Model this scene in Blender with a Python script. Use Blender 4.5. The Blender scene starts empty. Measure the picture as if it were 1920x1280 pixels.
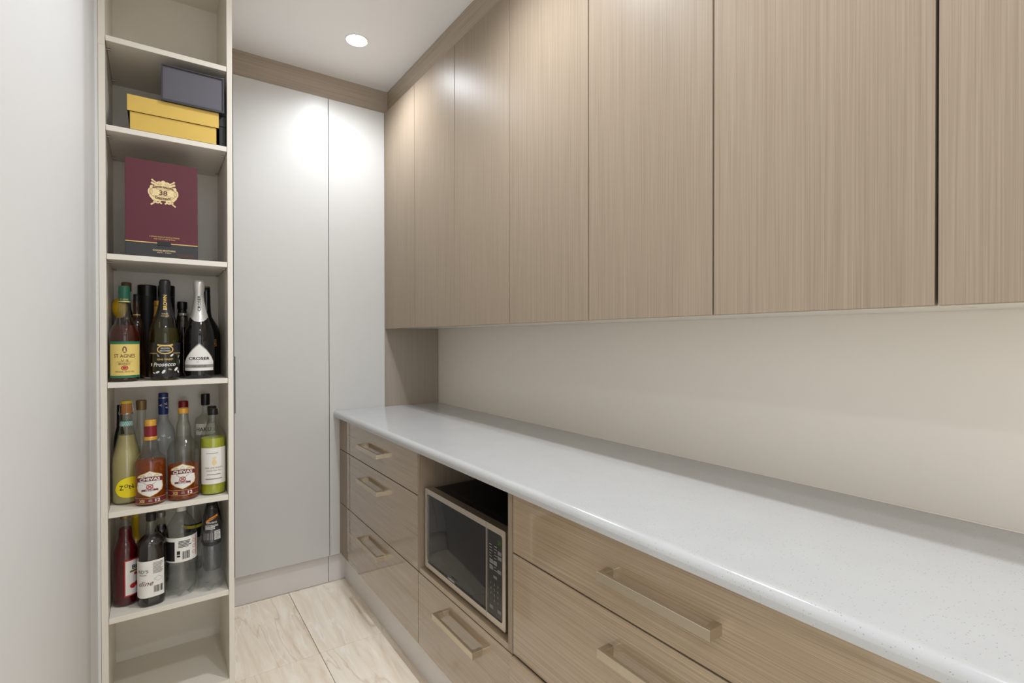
import bpy, bmesh, math, random
from mathutils import Vector, Matrix
random.seed(7)
SC = bpy.context.scene
COL = SC.collection

# ------------------------------------------------------------------ camera
cam_d = bpy.data.cameras.new('camera'); cam = bpy.data.objects.new('camera', cam_d); COL.objects.link(cam)
FPX, YAW, PIT, ROL = 957.73, 0.608306, -0.0064718, -0.0011633
cam_d.sensor_fit = 'HORIZONTAL'; cam_d.sensor_width = 36.0; cam_d.lens = 36.0 * FPX / 1920.0
cam_d.clip_start = 0.02
_F = Vector((math.sin(YAW), math.cos(YAW), 0)); _R = Vector((math.cos(YAW), -math.sin(YAW), 0)); _U = Vector((0, 0, 1))
_F2 = _F * math.cos(PIT) + _U * math.sin(PIT); _U2 = _U * math.cos(PIT) - _F * math.sin(PIT)
_R3 = _R * math.cos(ROL) + _U2 * math.sin(ROL); _U3 = _U2 * math.cos(ROL) - _R * math.sin(ROL)
CAM = Vector((0, 0, 1.305))
m = Matrix((( _R3.x, _U3.x, -_F2.x, CAM.x), (_R3.y, _U3.y, -_F2.y, CAM.y), (_R3.z, _U3.z, -_F2.z, CAM.z), (0, 0, 0, 1)))
cam.matrix_world = m
SC.camera = cam

# ------------------------------------------------------------------ world and exposure
world = bpy.data.worlds.new('world'); SC.world = world; world.use_nodes = True
world.node_tree.nodes['Background'].inputs[0].default_value = (0.93, 0.965, 1.0, 1)
world.node_tree.nodes['Background'].inputs[1].default_value = 1.75
SC.view_settings.view_transform = 'Standard'; SC.view_settings.look = 'None'
SC.view_settings.gamma = 1.0; SC.view_settings.exposure = 0.12
SC.view_settings.use_curve_mapping = False
SC.cycles.max_bounces = 14; SC.cycles.diffuse_bounces = 8; SC.cycles.transparent_max_bounces = 40
LIGHT_L = 28.0            # radiance of the downlight lenses
SPOT_W = 54.0             # downward beam of each downlight
LIGHT_COL = (0.90, 0.945, 1.0)
# downlights: x, y, beam share; the rear pair is unseen, added as fill
DOWNLIGHTS = [(0.778, 2.387, 0.66), (0.64, 1.27, 1.0), (0.64, 0.30, 0.66), (-0.75, -0.45, 0.8), (0.35, -1.0, 0.9)]

# ------------------------------------------------------------------ helpers
def lin(c):
    return tuple(((v / 255.0) / 12.92 if v / 255.0 <= 0.04045 else ((v / 255.0 + 0.055) / 1.055) ** 2.4) for v in c) + (1.0,)

def new_mat(name):
    mt = bpy.data.materials.new(name); mt.use_nodes = True
    nt = mt.node_tree; bs = nt.nodes['Principled BSDF']
    return mt, nt, bs

MATS = {}
def mat(name, col, rough=0.5, metal=0.0, spec=0.5, coat=0.0, bump=0.0, bscale=200.0, var=0.03):
    """plain procedural material: a small noise in the colour, optional fine relief"""
    if name in MATS: return MATS[name]
    mt, nt, bs = new_mat(name); N = nt.nodes; Lk = nt.links
    tc = N.new('ShaderNodeTexCoord'); no = N.new('ShaderNodeTexNoise'); no.inputs['Scale'].default_value = 14.0
    Lk.new(tc.outputs['Object'], no.inputs['Vector'])
    mx = N.new('ShaderNodeMix'); mx.data_type = 'RGBA'
    a = lin(col); mx.inputs['A'].default_value = tuple(v * (1 - var) for v in a[:3]) + (1,)
    mx.inputs['B'].default_value = tuple(min(1, v * (1 + var)) for v in a[:3]) + (1,)
    Lk.new(no.outputs['Fac'], mx.inputs['Factor']); Lk.new(mx.outputs['Result'], bs.inputs['Base Color'])
    bs.inputs['Roughness'].default_value = rough; bs.inputs['Metallic'].default_value = metal
    bs.inputs['Specular IOR Level'].default_value = spec; bs.inputs['Coat Weight'].default_value = coat
    bs.inputs['Coat Roughness'].default_value = 0.05
    if bump:
        n2 = N.new('ShaderNodeTexNoise'); n2.inputs['Scale'].default_value = bscale
        Lk.new(tc.outputs['Object'], n2.inputs['Vector'])
        bp = N.new('ShaderNodeBump'); bp.inputs['Strength'].default_value = bump; bp.inputs['Distance'].default_value = 0.001
        Lk.new(n2.outputs['Fac'], bp.inputs['Height']); Lk.new(bp.outputs['Normal'], bs.inputs['Normal'])
    MATS[name] = mt; return mt

def wood(name, axis, light, dark, rough=0.1, spec=0.5, coat=0.0):
    mt, nt, bs = new_mat(name); N = nt.nodes; Lk = nt.links
    tc = N.new('ShaderNodeTexCoord'); oi = N.new('ShaderNodeObjectInfo')
    ad = N.new('ShaderNodeVectorMath'); ad.operation = 'MULTIPLY_ADD'
    cb = N.new('ShaderNodeCombineXYZ'); Lk.new(oi.outputs['Random'], cb.inputs[0]); Lk.new(oi.outputs['Random'], cb.inputs[1]); Lk.new(oi.outputs['Random'], cb.inputs[2])
    ad.inputs[1].default_value = (7, 7, 7)
    Lk.new(cb.outputs[0], ad.inputs[0]); Lk.new(tc.outputs['Object'], ad.inputs[2])
    def streak(across, along):
        mp = N.new('ShaderNodeMapping'); s = [across] * 3; s[axis] = along
        mp.inputs['Scale'].default_value = s; Lk.new(ad.outputs[0], mp.inputs['Vector'])
        no = N.new('ShaderNodeTexNoise'); no.inputs['Scale'].default_value = 1.0; no.inputs['Detail'].default_value = 2.1
        no.inputs['Roughness'].default_value = 0.6
        Lk.new(mp.outputs[0], no.inputs['Vector']); return no
    fine = streak(420, 3.0); mid = streak(110, 1.0); broad = streak(9, 0.4)
    a1 = N.new('ShaderNodeMath'); a1.operation = 'MULTIPLY_ADD'; a1.inputs[1].default_value = 0.66
    a2 = N.new('ShaderNodeMath'); a2.operation = 'MULTIPLY_ADD'; a2.inputs[1].default_value = 0.22
    a3 = N.new('ShaderNodeMath'); a3.operation = 'MULTIPLY'; a3.inputs[1].default_value = 0.12
    Lk.new(broad.outputs['Fac'], a3.inputs[0]); Lk.new(mid.outputs['Fac'], a2.inputs[0]); Lk.new(a3.outputs[0], a2.inputs[2])
    Lk.new(fine.outputs['Fac'], a1.inputs[0]); Lk.new(a2.outputs[0], a1.inputs[2])
    rp = N.new('ShaderNodeValToRGB'); rp.color_ramp.elements[0].position = 0.34; rp.color_ramp.elements[1].position = 0.66
    rp.color_ramp.elements[0].color = lin(dark); rp.color_ramp.elements[1].color = lin(light)
    Lk.new(a1.outputs[0], rp.inputs[0]); Lk.new(rp.outputs[0], bs.inputs['Base Color'])
    bs.inputs['Roughness'].default_value = rough; bs.inputs['Specular IOR Level'].default_value = spec
    bs.inputs['Coat Weight'].default_value = coat; bs.inputs['Coat Roughness'].default_value = 0.03
    MATS[name] = mt; return mt

def stone_top(name):
    mt, nt, bs = new_mat(name); N = nt.nodes; Lk = nt.links
    tc = N.new('ShaderNodeTexCoord')
    def specks(scale, lo, hi):
        v = N.new('ShaderNodeTexVoronoi'); v.inputs['Scale'].default_value = scale
        Lk.new(tc.outputs['Object'], v.inputs['Vector'])
        sm = N.new('ShaderNodeMath'); sm.operation = 'LESS_THAN'; sm.inputs[1].default_value = lo
        Lk.new(v.outputs['Distance'], sm.inputs[0])
        sp = N.new('ShaderNodeSeparateColor'); Lk.new(v.outputs['Color'], sp.inputs[0])
        g = N.new('ShaderNodeMath'); g.operation = 'GREATER_THAN'; g.inputs[1].default_value = hi
        Lk.new(sp.outputs[0], g.inputs[0])
        mu = N.new('ShaderNodeMath'); mu.operation = 'MULTIPLY'; Lk.new(sm.outputs[0], mu.inputs[0]); Lk.new(g.outputs[0], mu.inputs[1])
        return mu
    s1 = specks(260, 0.24, 0.86); s2 = specks(520, 0.30, 0.66)
    no = N.new('ShaderNodeTexNoise'); no.inputs['Scale'].default_value = 9; Lk.new(tc.outputs['Object'], no.inputs['Vector'])
    m0 = N.new('ShaderNodeMix'); m0.data_type = 'RGBA'; m0.inputs['A'].default_value = lin((171, 171, 170)); m0.inputs['B'].default_value = lin((179, 179, 178))
    Lk.new(no.outputs['Fac'], m0.inputs['Factor'])
    m1 = N.new('ShaderNodeMix'); m1.data_type = 'RGBA'; m1.inputs['B'].default_value = lin((168, 160, 150))
    k = N.new('ShaderNodeMath'); k.operation = 'MULTIPLY'; k.inputs[1].default_value = 0.35; Lk.new(s2.outputs[0], k.inputs[0])
    Lk.new(k.outputs[0], m1.inputs['Factor']); Lk.new(m0.outputs['Result'], m1.inputs['A'])
    m2 = N.new('ShaderNodeMix'); m2.data_type = 'RGBA'; m2.inputs['B'].default_value = lin((130, 121, 110))
    k2 = N.new('ShaderNodeMath'); k2.operation = 'MULTIPLY'; k2.inputs[1].default_value = 0.6; Lk.new(s1.outputs[0], k2.inputs[0])
    Lk.new(k2.outputs[0], m2.inputs['Factor']); Lk.new(m1.outputs['Result'], m2.inputs['A'])
    Lk.new(m2.outputs['Result'], bs.inputs['Base Color'])
    bs.inputs['Roughness'].default_value = 0.16
    MATS[name] = mt; return mt

def tile_mat(name):
    mt, nt, bs = new_mat(name); N = nt.nodes; Lk = nt.links
    tc = N.new('ShaderNodeTexCoord'); oi = N.new('ShaderNodeObjectInfo')
    cb = N.new('ShaderNodeCombineXYZ'); Lk.new(oi.outputs['Random'], cb.inputs[0]); Lk.new(oi.outputs['Random'], cb.inputs[1])
    ad = N.new('ShaderNodeVectorMath'); ad.operation = 'MULTIPLY_ADD'; ad.inputs[1].default_value = (9, 13, 0)
    Lk.new(cb.outputs[0], ad.inputs[0]); Lk.new(tc.outputs['Object'], ad.inputs[2])
    mp = N.new('ShaderNodeMapping'); mp.inputs['Scale'].default_value = (1.5, 0.20, 1); mp.inputs['Rotation'].default_value = (0, 0, 0.16); Lk.new(ad.outputs[0], mp.inputs[0])
    n1 = N.new('ShaderNodeTexNoise'); n1.inputs['Scale'].default_value = 7; n1.inputs['Detail'].default_value = 12; n1.inputs['Roughness'].default_value = 0.62; n1.inputs['Distortion'].default_value = 2.1
    Lk.new(mp.outputs[0], n1.inputs['Vector'])
    rp = N.new('ShaderNodeValToRGB'); cr = rp.color_ramp
    cr.elements[0].position = 0.30; cr.elements[0].color = lin((222, 205, 181))
    cr.elements[1].position = 0.70; cr.elements[1].color = lin((247, 239, 226))
    e = cr.elements.new(0.5); e.color = lin((238, 226, 208))
    Lk.new(n1.outputs['Fac'], rp.inputs[0])
    # veins
    n2 = N.new('ShaderNodeTexNoise'); n2.inputs['Scale'].default_value = 3.2; n2.inputs['Detail'].default_value = 5; n2.inputs['Distortion'].default_value = 0.35
    Lk.new(mp.outputs[0], n2.inputs['Vector'])
    su = N.new('ShaderNodeMath'); su.operation = 'SUBTRACT'; su.inputs[1].default_value = 0.5; Lk.new(n2.outputs['Fac'], su.inputs[0])
    ab = N.new('ShaderNodeMath'); ab.operation = 'ABSOLUTE'; Lk.new(su.outputs[0], ab.inputs[0])
    mr = N.new('ShaderNodeMapRange'); mr.inputs['From Min'].default_value = 0.0; mr.inputs['From Max'].default_value = 0.010; mr.inputs['To Min'].default_value = 0.75; mr.inputs['To Max'].default_value = 0.0
    Lk.new(ab.outputs[0], mr.inputs['Value'])
    mx = N.new('ShaderNodeMix'); mx.data_type = 'RGBA'; mx.inputs['B'].default_value = lin((246, 241, 232))
    Lk.new(mr.outputs[0], mx.inputs['Factor']); Lk.new(rp.outputs[0], mx.inputs['A'])
    n3 = N.new('ShaderNodeTexNoise'); n3.inputs['Scale'].default_value = 3.7; n3.inputs['Detail'].default_value = 6; n3.inputs['Distortion'].default_value = 0.4
    Lk.new(mp.outputs[0], n3.inputs['Vector'])
    s3 = N.new('ShaderNodeMath'); s3.operation = 'SUBTRACT'; s3.inputs[1].default_value = 0.46; Lk.new(n3.outputs['Fac'], s3.inputs[0])
    b3 = N.new('ShaderNodeMath'); b3.operation = 'ABSOLUTE'; Lk.new(s3.outputs[0], b3.inputs[0])
    r3 = N.new('ShaderNodeMapRange'); r3.inputs['From Max'].default_value = 0.012; r3.inputs['To Min'].default_value = 0.5; r3.inputs['To Max'].default_value = 0.0
    Lk.new(b3.outputs[0], r3.inputs['Value'])
    m3 = N.new('ShaderNodeMix'); m3.data_type = 'RGBA'; m3.inputs['B'].default_value = lin((198, 174, 146))
    Lk.new(r3.outputs[0], m3.inputs['Factor']); Lk.new(mx.outputs['Result'], m3.inputs['A'])
    Lk.new(m3.outputs['Result'], bs.inputs['Base Color'])
    bs.inputs['Roughness'].default_value = 0.3; bs.inputs['Specular IOR Level'].default_value = 0.4
    MATS[name] = mt; return mt

def brushed(name, col, axis=1, rough=0.3):
    mt, nt, bs = new_mat(name); N = nt.nodes; Lk = nt.links
    tc = N.new('ShaderNodeTexCoord'); mp = N.new('ShaderNodeMapping'); s = [600] * 3; s[axis] = 12; mp.inputs['Scale'].default_value = s
    no = N.new('ShaderNodeTexNoise'); no.inputs['Scale'].default_value = 1
    Lk.new(tc.outputs['Object'], mp.inputs[0]); Lk.new(mp.outputs[0], no.inputs['Vector'])
    mx = N.new('ShaderNodeMix'); mx.data_type = 'RGBA'; a = lin(col)
    mx.inputs['A'].default_value = tuple(v * 0.9 for v in a[:3]) + (1,); mx.inputs['B'].default_value = tuple(min(1, v * 1.08) for v in a[:3]) + (1,)
    Lk.new(no.outputs['Fac'], mx.inputs['Factor']); Lk.new(mx.outputs['Result'], bs.inputs['Base Color'])
    bs.inputs['Metallic'].default_value = 1.0; bs.inputs['Roughness'].default_value = rough
    MATS[name] = mt; return mt

def glass(name, tint, rough=0.03, frost=0.0):
    """thin-walled bottle glass: clear pass-through tinted at the rim plus a Fresnel reflection"""
    mt = bpy.data.materials.new(name); mt.use_nodes = True; nt = mt.node_tree; N = nt.nodes; Lk = nt.links
    N.remove(N['Principled BSDF']); out = N['Material Output']
    lw = N.new('ShaderNodeLayerWeight'); lw.inputs['Blend'].default_value = 0.25
    no = N.new('ShaderNodeTexNoise'); no.inputs['Scale'].default_value = 30
    mx = N.new('ShaderNodeMix'); mx.data_type = 'RGBA'; a = lin(tint)
    mx.inputs['A'].default_value = a; mx.inputs['B'].default_value = tuple(v * v * 0.80 for v in a[:3]) + (1,)
    Lk.new(lw.outputs['Facing'], mx.inputs['Factor'])
    tr = N.new('ShaderNodeBsdfTransparent'); Lk.new(mx.outputs['Result'], tr.inputs[0])
    gl = N.new('ShaderNodeBsdfGlossy'); gl.inputs['Roughness'].default_value = rough; gl.inputs[0].default_value = (1, 1, 1, 1)
    l2 = N.new('ShaderNodeLayerWeight'); l2.inputs['Blend'].default_value = 0.5
    pw = N.new('ShaderNodeMath'); pw.operation = 'POWER'; pw.inputs[1].default_value = 3.5; Lk.new(l2.outputs['Facing'], pw.inputs[0])
    fr = N.new('ShaderNodeMath'); fr.operation = 'MULTIPLY_ADD'; fr.inputs[1].default_value = 0.55; fr.inputs[2].default_value = 0.045; Lk.new(pw.outputs[0], fr.inputs[0])
    bp = N.new('ShaderNodeBump'); bp.inputs['Strength'].default_value = 0.02; Lk.new(no.outputs['Fac'], bp.inputs['Height']); Lk.new(bp.outputs[0], gl.inputs['Normal'])
    ms = N.new('ShaderNodeMixShader'); Lk.new(fr.outputs[0], ms.inputs[0]); Lk.new(tr.outputs[0], ms.inputs[1]); Lk.new(gl.outputs[0], ms.inputs[2])
    last = ms
    if frost:
        df = N.new('ShaderNodeBsdfDiffuse'); df.inputs[0].default_value = lin((205, 210, 212))
        m2 = N.new('ShaderNodeMixShader'); m2.inputs[0].default_value = frost
        Lk.new(ms.outputs[0], m2.inputs[1]); Lk.new(df.outputs[0], m2.inputs[2]); last = m2
    Lk.new(last.outputs[0], out.inputs['Surface']); MATS[name] = mt; return mt

def liquid(name, pas, body, cloud):
    mt = bpy.data.materials.new(name); mt.use_nodes = True; nt = mt.node_tree; N = nt.nodes; Lk = nt.links
    bs = N['Principled BSDF']; out = N['Material Output']
    no = N.new('ShaderNodeTexNoise'); no.inputs['Scale'].default_value = 20
    mx = N.new('ShaderNodeMix'); mx.data_type = 'RGBA'; a = lin(body)
    mx.inputs['A'].default_value = tuple(v * 0.93 for v in a[:3]) + (1,); mx.inputs['B'].default_value = a
    Lk.new(no.outputs['Fac'], mx.inputs['Factor']); Lk.new(mx.outputs['Result'], bs.inputs['Base Color']); bs.inputs['Roughness'].default_value = 0.1
    tr = N.new('ShaderNodeBsdfTransparent'); tr.inputs[0].default_value = lin(pas)
    ms = N.new('ShaderNodeMixShader'); ms.inputs[0].default_value = cloud
    Lk.new(tr.outputs[0], ms.inputs[1]); Lk.new(bs.outputs[0], ms.inputs[2]); Lk.new(ms.outputs[0], out.inputs['Surface'])
    MATS[name] = mt; return mt

def emit(name, col, strength):
    mt = bpy.data.materials.new(name); mt.use_nodes = True; nt = mt.node_tree; N = nt.nodes
    N.remove(N['Principled BSDF']); e = N.new('ShaderNodeEmission'); e.inputs[0].default_value = tuple(col) + (1,); e.inputs[1].default_value = strength
    nt.links.new(e.outputs[0], N['Material Output'].inputs['Surface']); MATS[name] = mt; return mt

# --- mesh helpers: everything is written in world metres, then shifted to its thing's base
def obj(name, bm, material, parent=None, smooth=None, kind=None, label=None):
    off = Vector((0, 0, 0)); p = parent
    while p is not None: off += p.location; p = p.parent
    if off.length: bmesh.ops.translate(bm, verts=bm.verts, vec=-off)
    me = bpy.data.meshes.new(name); bm.normal_update(); bm.to_mesh(me); bm.free()
    me.materials.append(MATS[material] if isinstance(material, str) else material)
    if smooth:
        for pl in me.polygons: pl.use_smooth = True
        me.set_sharp_from_angle(angle=math.radians(smooth))
    o = bpy.data.objects.new(name, me); COL.objects.link(o)
    if parent is not None: o.parent = parent
    if kind: o['kind'] = kind
    if label: o['label'] = label
    return o

def thing(name, label, cat, loc, group=None):
    o = bpy.data.objects.new(name, None); COL.objects.link(o); o.location = loc; o.empty_display_size = 0.05
    o['label'] = label; o['category'] = cat
    if group: o['group'] = group
    return o

def struct(name, bm, material, smooth=None):
    """setting piece: origin at its lowest corner"""
    lo = Vector((min(v.co.x for v in bm.verts), min(v.co.y for v in bm.verts), min(v.co.z for v in bm.verts)))
    bmesh.ops.translate(bm, verts=bm.verts, vec=-lo)
    o = obj(name, bm, material, None, smooth); o.location = lo; o['kind'] = 'structure'; return o

def box(x0, x1, y0, y1, z0, z1, bev=0.0, seg=2, bm=None):
    b = bmesh.new()
    vs = [b.verts.new(p) for p in ((x0,y0,z0),(x1,y0,z0),(x1,y1,z0),(x0,y1,z0),(x0,y0,z1),(x1,y0,z1),(x1,y1,z1),(x0,y1,z1))]
    for f in ((0,3,2,1),(4,5,6,7),(0,1,5,4),(1,2,6,5),(2,3,7,6),(3,0,4,7)): b.faces.new([vs[i] for i in f])
    if bev: bmesh.ops.bevel(b, geom=list(b.edges), offset=bev, segments=seg, affect='EDGES', profile=0.5)
    if bm is None: return b
    join(bm, b); return bm

def join(dst, src):
    mp = {v: dst.verts.new(v.co) for v in src.verts}
    for f in src.faces:
        try: dst.faces.new([mp[v] for v in f.verts])
        except ValueError: pass
    src.free(); return dst

def prism(poly, axis, a, b):
    """extrude a 2D polygon along axis (0,1,2) from a to b"""
    bm = bmesh.new()
    def P(u, v, w):
        return (w, u, v) if axis == 0 else ((u, w, v) if axis == 1 else (u, v, w))
    lo = [bm.verts.new(P(u, v, a)) for u, v in poly]; hi = [bm.verts.new(P(u, v, b)) for u, v in poly]
    n = len(poly)
    for i in range(n): bm.faces.new((lo[i], lo[(i+1) % n], hi[(i+1) % n], hi[i]))
    bm.faces.new(lo[::-1]); bm.faces.new(hi)
    bmesh.ops.recalc_face_normals(bm, faces=bm.faces); return bm

def chaikin(p, n=2):
    for _ in range(n):
        q = [p[0]]
        for a, b in zip(p[:-1], p[1:]):
            q.append((a[0]*.75+b[0]*.25, a[1]*.75+b[1]*.25)); q.append((a[0]*.25+b[0]*.75, a[1]*.25+b[1]*.75))
        q.append(p[-1]); p = q
    return p

def lathe(prof, cx, cy, z0, seg=40, sq=2.0, rot=0.0, lobes=0, closed=True):
    """profile [(r,z)...] from top to bottom turned about a vertical axis; sq>2 squares the section"""
    bm = bmesh.new(); rings = []
    for r, z in prof:
        ring = []
        for i in range(seg):
            t = 2 * math.pi * i / seg
            k = (abs(math.cos(t)) ** sq + abs(math.sin(t)) ** sq) ** (-1.0 / sq)
            zz = z
            rr = r * k
            if lobes and z < 0.03:
                zz = z + (0.5 + 0.5 * math.cos(lobes * t)) * 0.014 * (0.03 - z) / 0.03 * min(1.0, r / 0.02)
            ring.append(bm.verts.new((cx + rr * math.cos(t + rot), cy + rr * math.sin(t + rot), z0 + zz)))
        rings.append(ring)
    for a, b in zip(rings[:-1], rings[1:]):
        for i in range(seg): bm.faces.new((a[i], b[i], b[(i+1) % seg], a[(i+1) % seg]))
    if closed:
        bm.faces.new(rings[0]); bm.faces.new(rings[-1][::-1])
    bmesh.ops.recalc_face_normals(bm, faces=bm.faces)
    return bm

# --- flat print: 2D shapes in (u,v) metres, later laid on a plane or wrapped round a bottle
def flat(*polys):
    bm = bmesh.new()
    for p in polys:
        bm.faces.new([bm.verts.new((u, v, 0)) for u, v in p])
    return bm
def rect(u0, u1, v0, v1): return [(u0, v0), (u1, v0), (u1, v1), (u0, v1)]
def ellipse(cu, cv, a, b, n=28, p=2.0):
    out = []
    for i in range(n):
        t = 2 * math.pi * i / n; c, s = math.cos(t), math.sin(t)
        out.append((cu + a * abs(c) ** (2/p) * (1 if c >= 0 else -1), cv + b * abs(s) ** (2/p) * (1 if s >= 0 else -1)))
    return out
def ringp(bm, cu, cv, a, b, w, n=28):
    o = ellipse(cu, cv, a, b, n); i = ellipse(cu, cv, a - w, b - w, n)
    vo = [bm.verts.new((x, y, 0)) for x, y in o]; vi = [bm.verts.new((x, y, 0)) for x, y in i]
    for k in range(n): bm.faces.new((vo[k], vo[(k+1) % n], vi[(k+1) % n], vi[k]))
    return bm
def stroke(bm, pts, w):
    for (x0, y0), (x1, y1) in zip(pts[:-1], pts[1:]):
        dx, dy = x1 - x0, y1 - y0; l = math.hypot(dx, dy) or 1; nx, ny = -dy / l * w / 2, dx / l * w / 2
        bm.faces.new([bm.verts.new(p) for p in ((x0-nx, y0-ny, 0), (x1-nx, y1-ny, 0), (x1+nx, y1+ny, 0), (x0+nx, y0+ny, 0))])
    return bm
def text(s, cu, cv, h, w=None, rot=0.0, shear=0.0, bold=0.0, bm=None, arc=0.0):
    """lettering with cap height h (and total width w) centred on (cu,cv)"""
    cd = bpy.data.curves.new('lettering', 'FONT'); cd.body = s; cd.size = 1.0; cd.shear = shear; cd.offset = bold; cd.resolution_u = 3
    to = bpy.data.objects.new('lettering', cd); COL.objects.link(to)
    bpy.context.view_layer.update()
    me = bpy.data.meshes.new_from_object(to)
    t = bmesh.new(); t.from_mesh(me)
    bpy.data.objects.remove(to); bpy.data.curves.remove(cd); bpy.data.meshes.remove(me)
    xs = [v.co.x for v in t.verts]; x0, x1 = min(xs), max(xs)
    sy = h / 0.72; sx = sy if w is None else w / (x1 - x0)
    c, sn = math.cos(rot), math.sin(rot)
    W = (x1 - x0) * sx
    for v in t.verts:
        x = (v.co.x - (x0 + x1) / 2) * sx; y = (v.co.y - 0.36) * sy
        if arc: y += arc * (1 - (2 * x / W) ** 2)
        v.co = (cu + x * c - y * sn, cv + x * sn + y * c, 0)
    if bm is None: return t
    return join(bm, t)
def bars(bm, u0, u1, v0, v1, n, seed=1, fill=0.5):
    r = random.Random(seed); u = u0; step = (u1 - u0) / n
    for i in range(n):
        w = step * (0.25 + 0.6 * r.random()); bm.faces.new([bm.verts.new((x, y, 0)) for x, y in rect(u, u + w, v0, v1)]); u += step
    return bm
def lines(bm, u0, u1, v0, v1, n, seed=1):
    r = random.Random(seed); st = (v0 - v1) / n
    for i in range(n):
        v = v1 + st * (i + 0.2); b = u0 + (u1 - u0) * (0.7 + 0.3 * r.random())
        bm.faces.new([bm.verts.new((x, y, 0)) for x, y in rect(u0, b, v + st * 0.45, v)])
    return bm

def stagger(bm, step=0.000012):
    """overlapping pieces of flat print get a hair of height between them"""
    seen = set(); k = 0
    for v0 in list(bm.verts):
        if v0 in seen: continue
        st = [v0]; seen.add(v0); isl = []
        while st:
            v = st.pop(); isl.append(v)
            for e in v.link_edges:
                w = e.other_vert(v)
                if w not in seen: seen.add(w); st.append(w)
        for v in isl: v.co.z += (k % 40) * step
        k += 1
def lay(bm, origin, right, up, lift=0.0):
    o, r, u = Vector(origin), Vector(right), Vector(up); n = r.cross(u)
    stagger(bm)
    for v in bm.verts: v.co = o + r * v.co.x + u * v.co.y + n * (lift + v.co.z)
    return bm
def solidify(bm, t):
    g = bmesh.ops.solidify(bm, geom=list(bm.faces), thickness=t); return bm

def wrap(bm, cx, cy, z0, rfun, turn=0.0, lift=0.0004, v0=0.0, sqf=None):
    """lay (u,v) print round a bottle standing at (cx,cy,z0); u=0 faces the viewer turned by turn"""
    stagger(bm)
    us = [v.co.x for v in bm.verts]; a, b = min(us), max(us); k = 0.0035
    x = math.floor(a / k) * k
    while x < b:
        bmesh.ops.bisect_plane(bm, geom=list(bm.verts) + list(bm.edges) + list(bm.faces), plane_co=(x, 0, 0), plane_no=(1, 0, 0)); x += k
    d = Vector((-cx, -cy, 0)).normalized(); base = math.atan2(d.y, d.x)
    bmesh.ops.triangulate(bm, faces=list(bm.faces))
    for v in bm.verts:
        z = v.co.y + v0; R = rfun(z); t = v.co.x / R + turn
        rr = R + lift + v.co.z
        if sqf: rr = R * sqf(t) + lift + v.co.z
        ang = base + t
        v.co = (cx + rr * math.cos(ang), cy + rr * math.sin(ang), z0 + z)
    bmesh.ops.recalc_face_normals(bm, faces=bm.faces)
    return bm

# ------------------------------------------------------------------ materials
WV = wood('laminate_vertical', 2, (152, 137, 119), (134, 119, 102), 0.40, 0.10)
WH = wood('laminate_horizontal', 1, (163, 144, 118), (133, 114, 91), 0.10, 0.5, 0.8)
WX = wood('laminate_cross', 0, (178, 163, 147), (151, 136, 120), 0.2)
wood('laminate_return', 2, (160, 148, 135), (148, 136, 123), 0.3)
stone_top('speckled_stone'); tile_mat('travertine_tile')
mat('white_door', (198, 196, 192), 0.34, spec=0.3, var=0.01)
mat('wall_paint', (208, 208, 207), 0.6, var=0.01, bump=0.03, bscale=350)
mat('ceiling_paint', (242, 242, 242), 0.7, var=0.01)
mat('splash_paint', (220, 212, 200), 0.35, var=0.012)
mat('shelf_white', (220, 214, 202), 0.28, var=0.015)
mat('shelf_edge', (232, 228, 218), 0.35, var=0.015)
mat('kick_metal', (214, 210, 206), 0.3, metal=0.0)
mat('grout', (138, 122, 104), 0.9)
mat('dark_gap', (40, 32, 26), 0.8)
brushed('nickel', (204, 194, 174), 1, 0.32)
brushed('steel_front', (208, 200, 190), 1, 0.36)
mat('pin_metal', (150, 148, 145), 0.3, metal=1.0)
mat('black_metal', (9, 9, 11), 0.35)
mat('black_glass', (22, 22, 23), 0.04, spec=0.32)
mat('control_black', (17, 18, 18), 0.12)
mat('key_grey', (104, 104, 104), 0.5); mat('key_print', (150, 150, 148), 0.5)
emit('display_green', (0.12, 0.35, 0.06), 0.35)
mat('logo_silver', (190, 190, 190), 0.4)
mat('lamp_ring', (235, 234, 232), 0.4)
emit('lamp_lens', LIGHT_COL, LIGHT_L)
mat('gold_card', (205, 172, 84), 0.42, metal=0.25)
mat('navy_card', (46, 45, 52), 0.45); mat('navy_face', (82, 80, 88), 0.5, bump=0.1, bscale=900); mat('black_card', (18, 17, 20), 0.5)
mat('maroon_cloth', (86, 30, 43), 0.65, bump=0.25, bscale=1500, var=0.06); mat('charcoal_cloth', (48, 47, 50), 0.6)
mat('gold_print', (222, 188, 110), 0.4, metal=0.2); mat('cream_gold', (228, 204, 152), 0.45); mat('brown_print', (96, 62, 44), 0.6)
mat('white_paper', (228, 226, 220), 0.55); mat('black_print', (22, 21, 22), 0.5); mat('grey_print', (140, 136, 130), 0.6)
mat('maroon_print', (108, 30, 40), 0.5); mat('red_print', (176, 38, 40), 0.5); mat('orange_print', (222, 140, 40), 0.5)
mat('cap_green', (22, 82, 62), 0.35); mat('label_green', (38, 110, 78), 0.5); mat('label_gold', (222, 196, 112), 0.45)
mat('foil_black', (22, 22, 24), 0.3, bump=0.3, bscale=160); mat('foil_silver', (205, 203, 198), 0.32, metal=0.55, bump=0.5, bscale=160)
mat('plastic_black', (16, 16, 17), 0.3); mat('label_black', (30, 29, 31), 0.45)
mat('cap_gold', (212, 160, 66), 0.35, metal=0.3); mat('cap_maroon', (120, 24, 36), 0.35); mat('cap_red', (140, 18, 28), 0.35)
mat('cork', (176, 118, 66), 0.85, var=0.12); mat('cork_top', (216, 190, 50), 0.6); mat('wire', (196, 194, 190), 0.25, metal=1.0)
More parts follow.
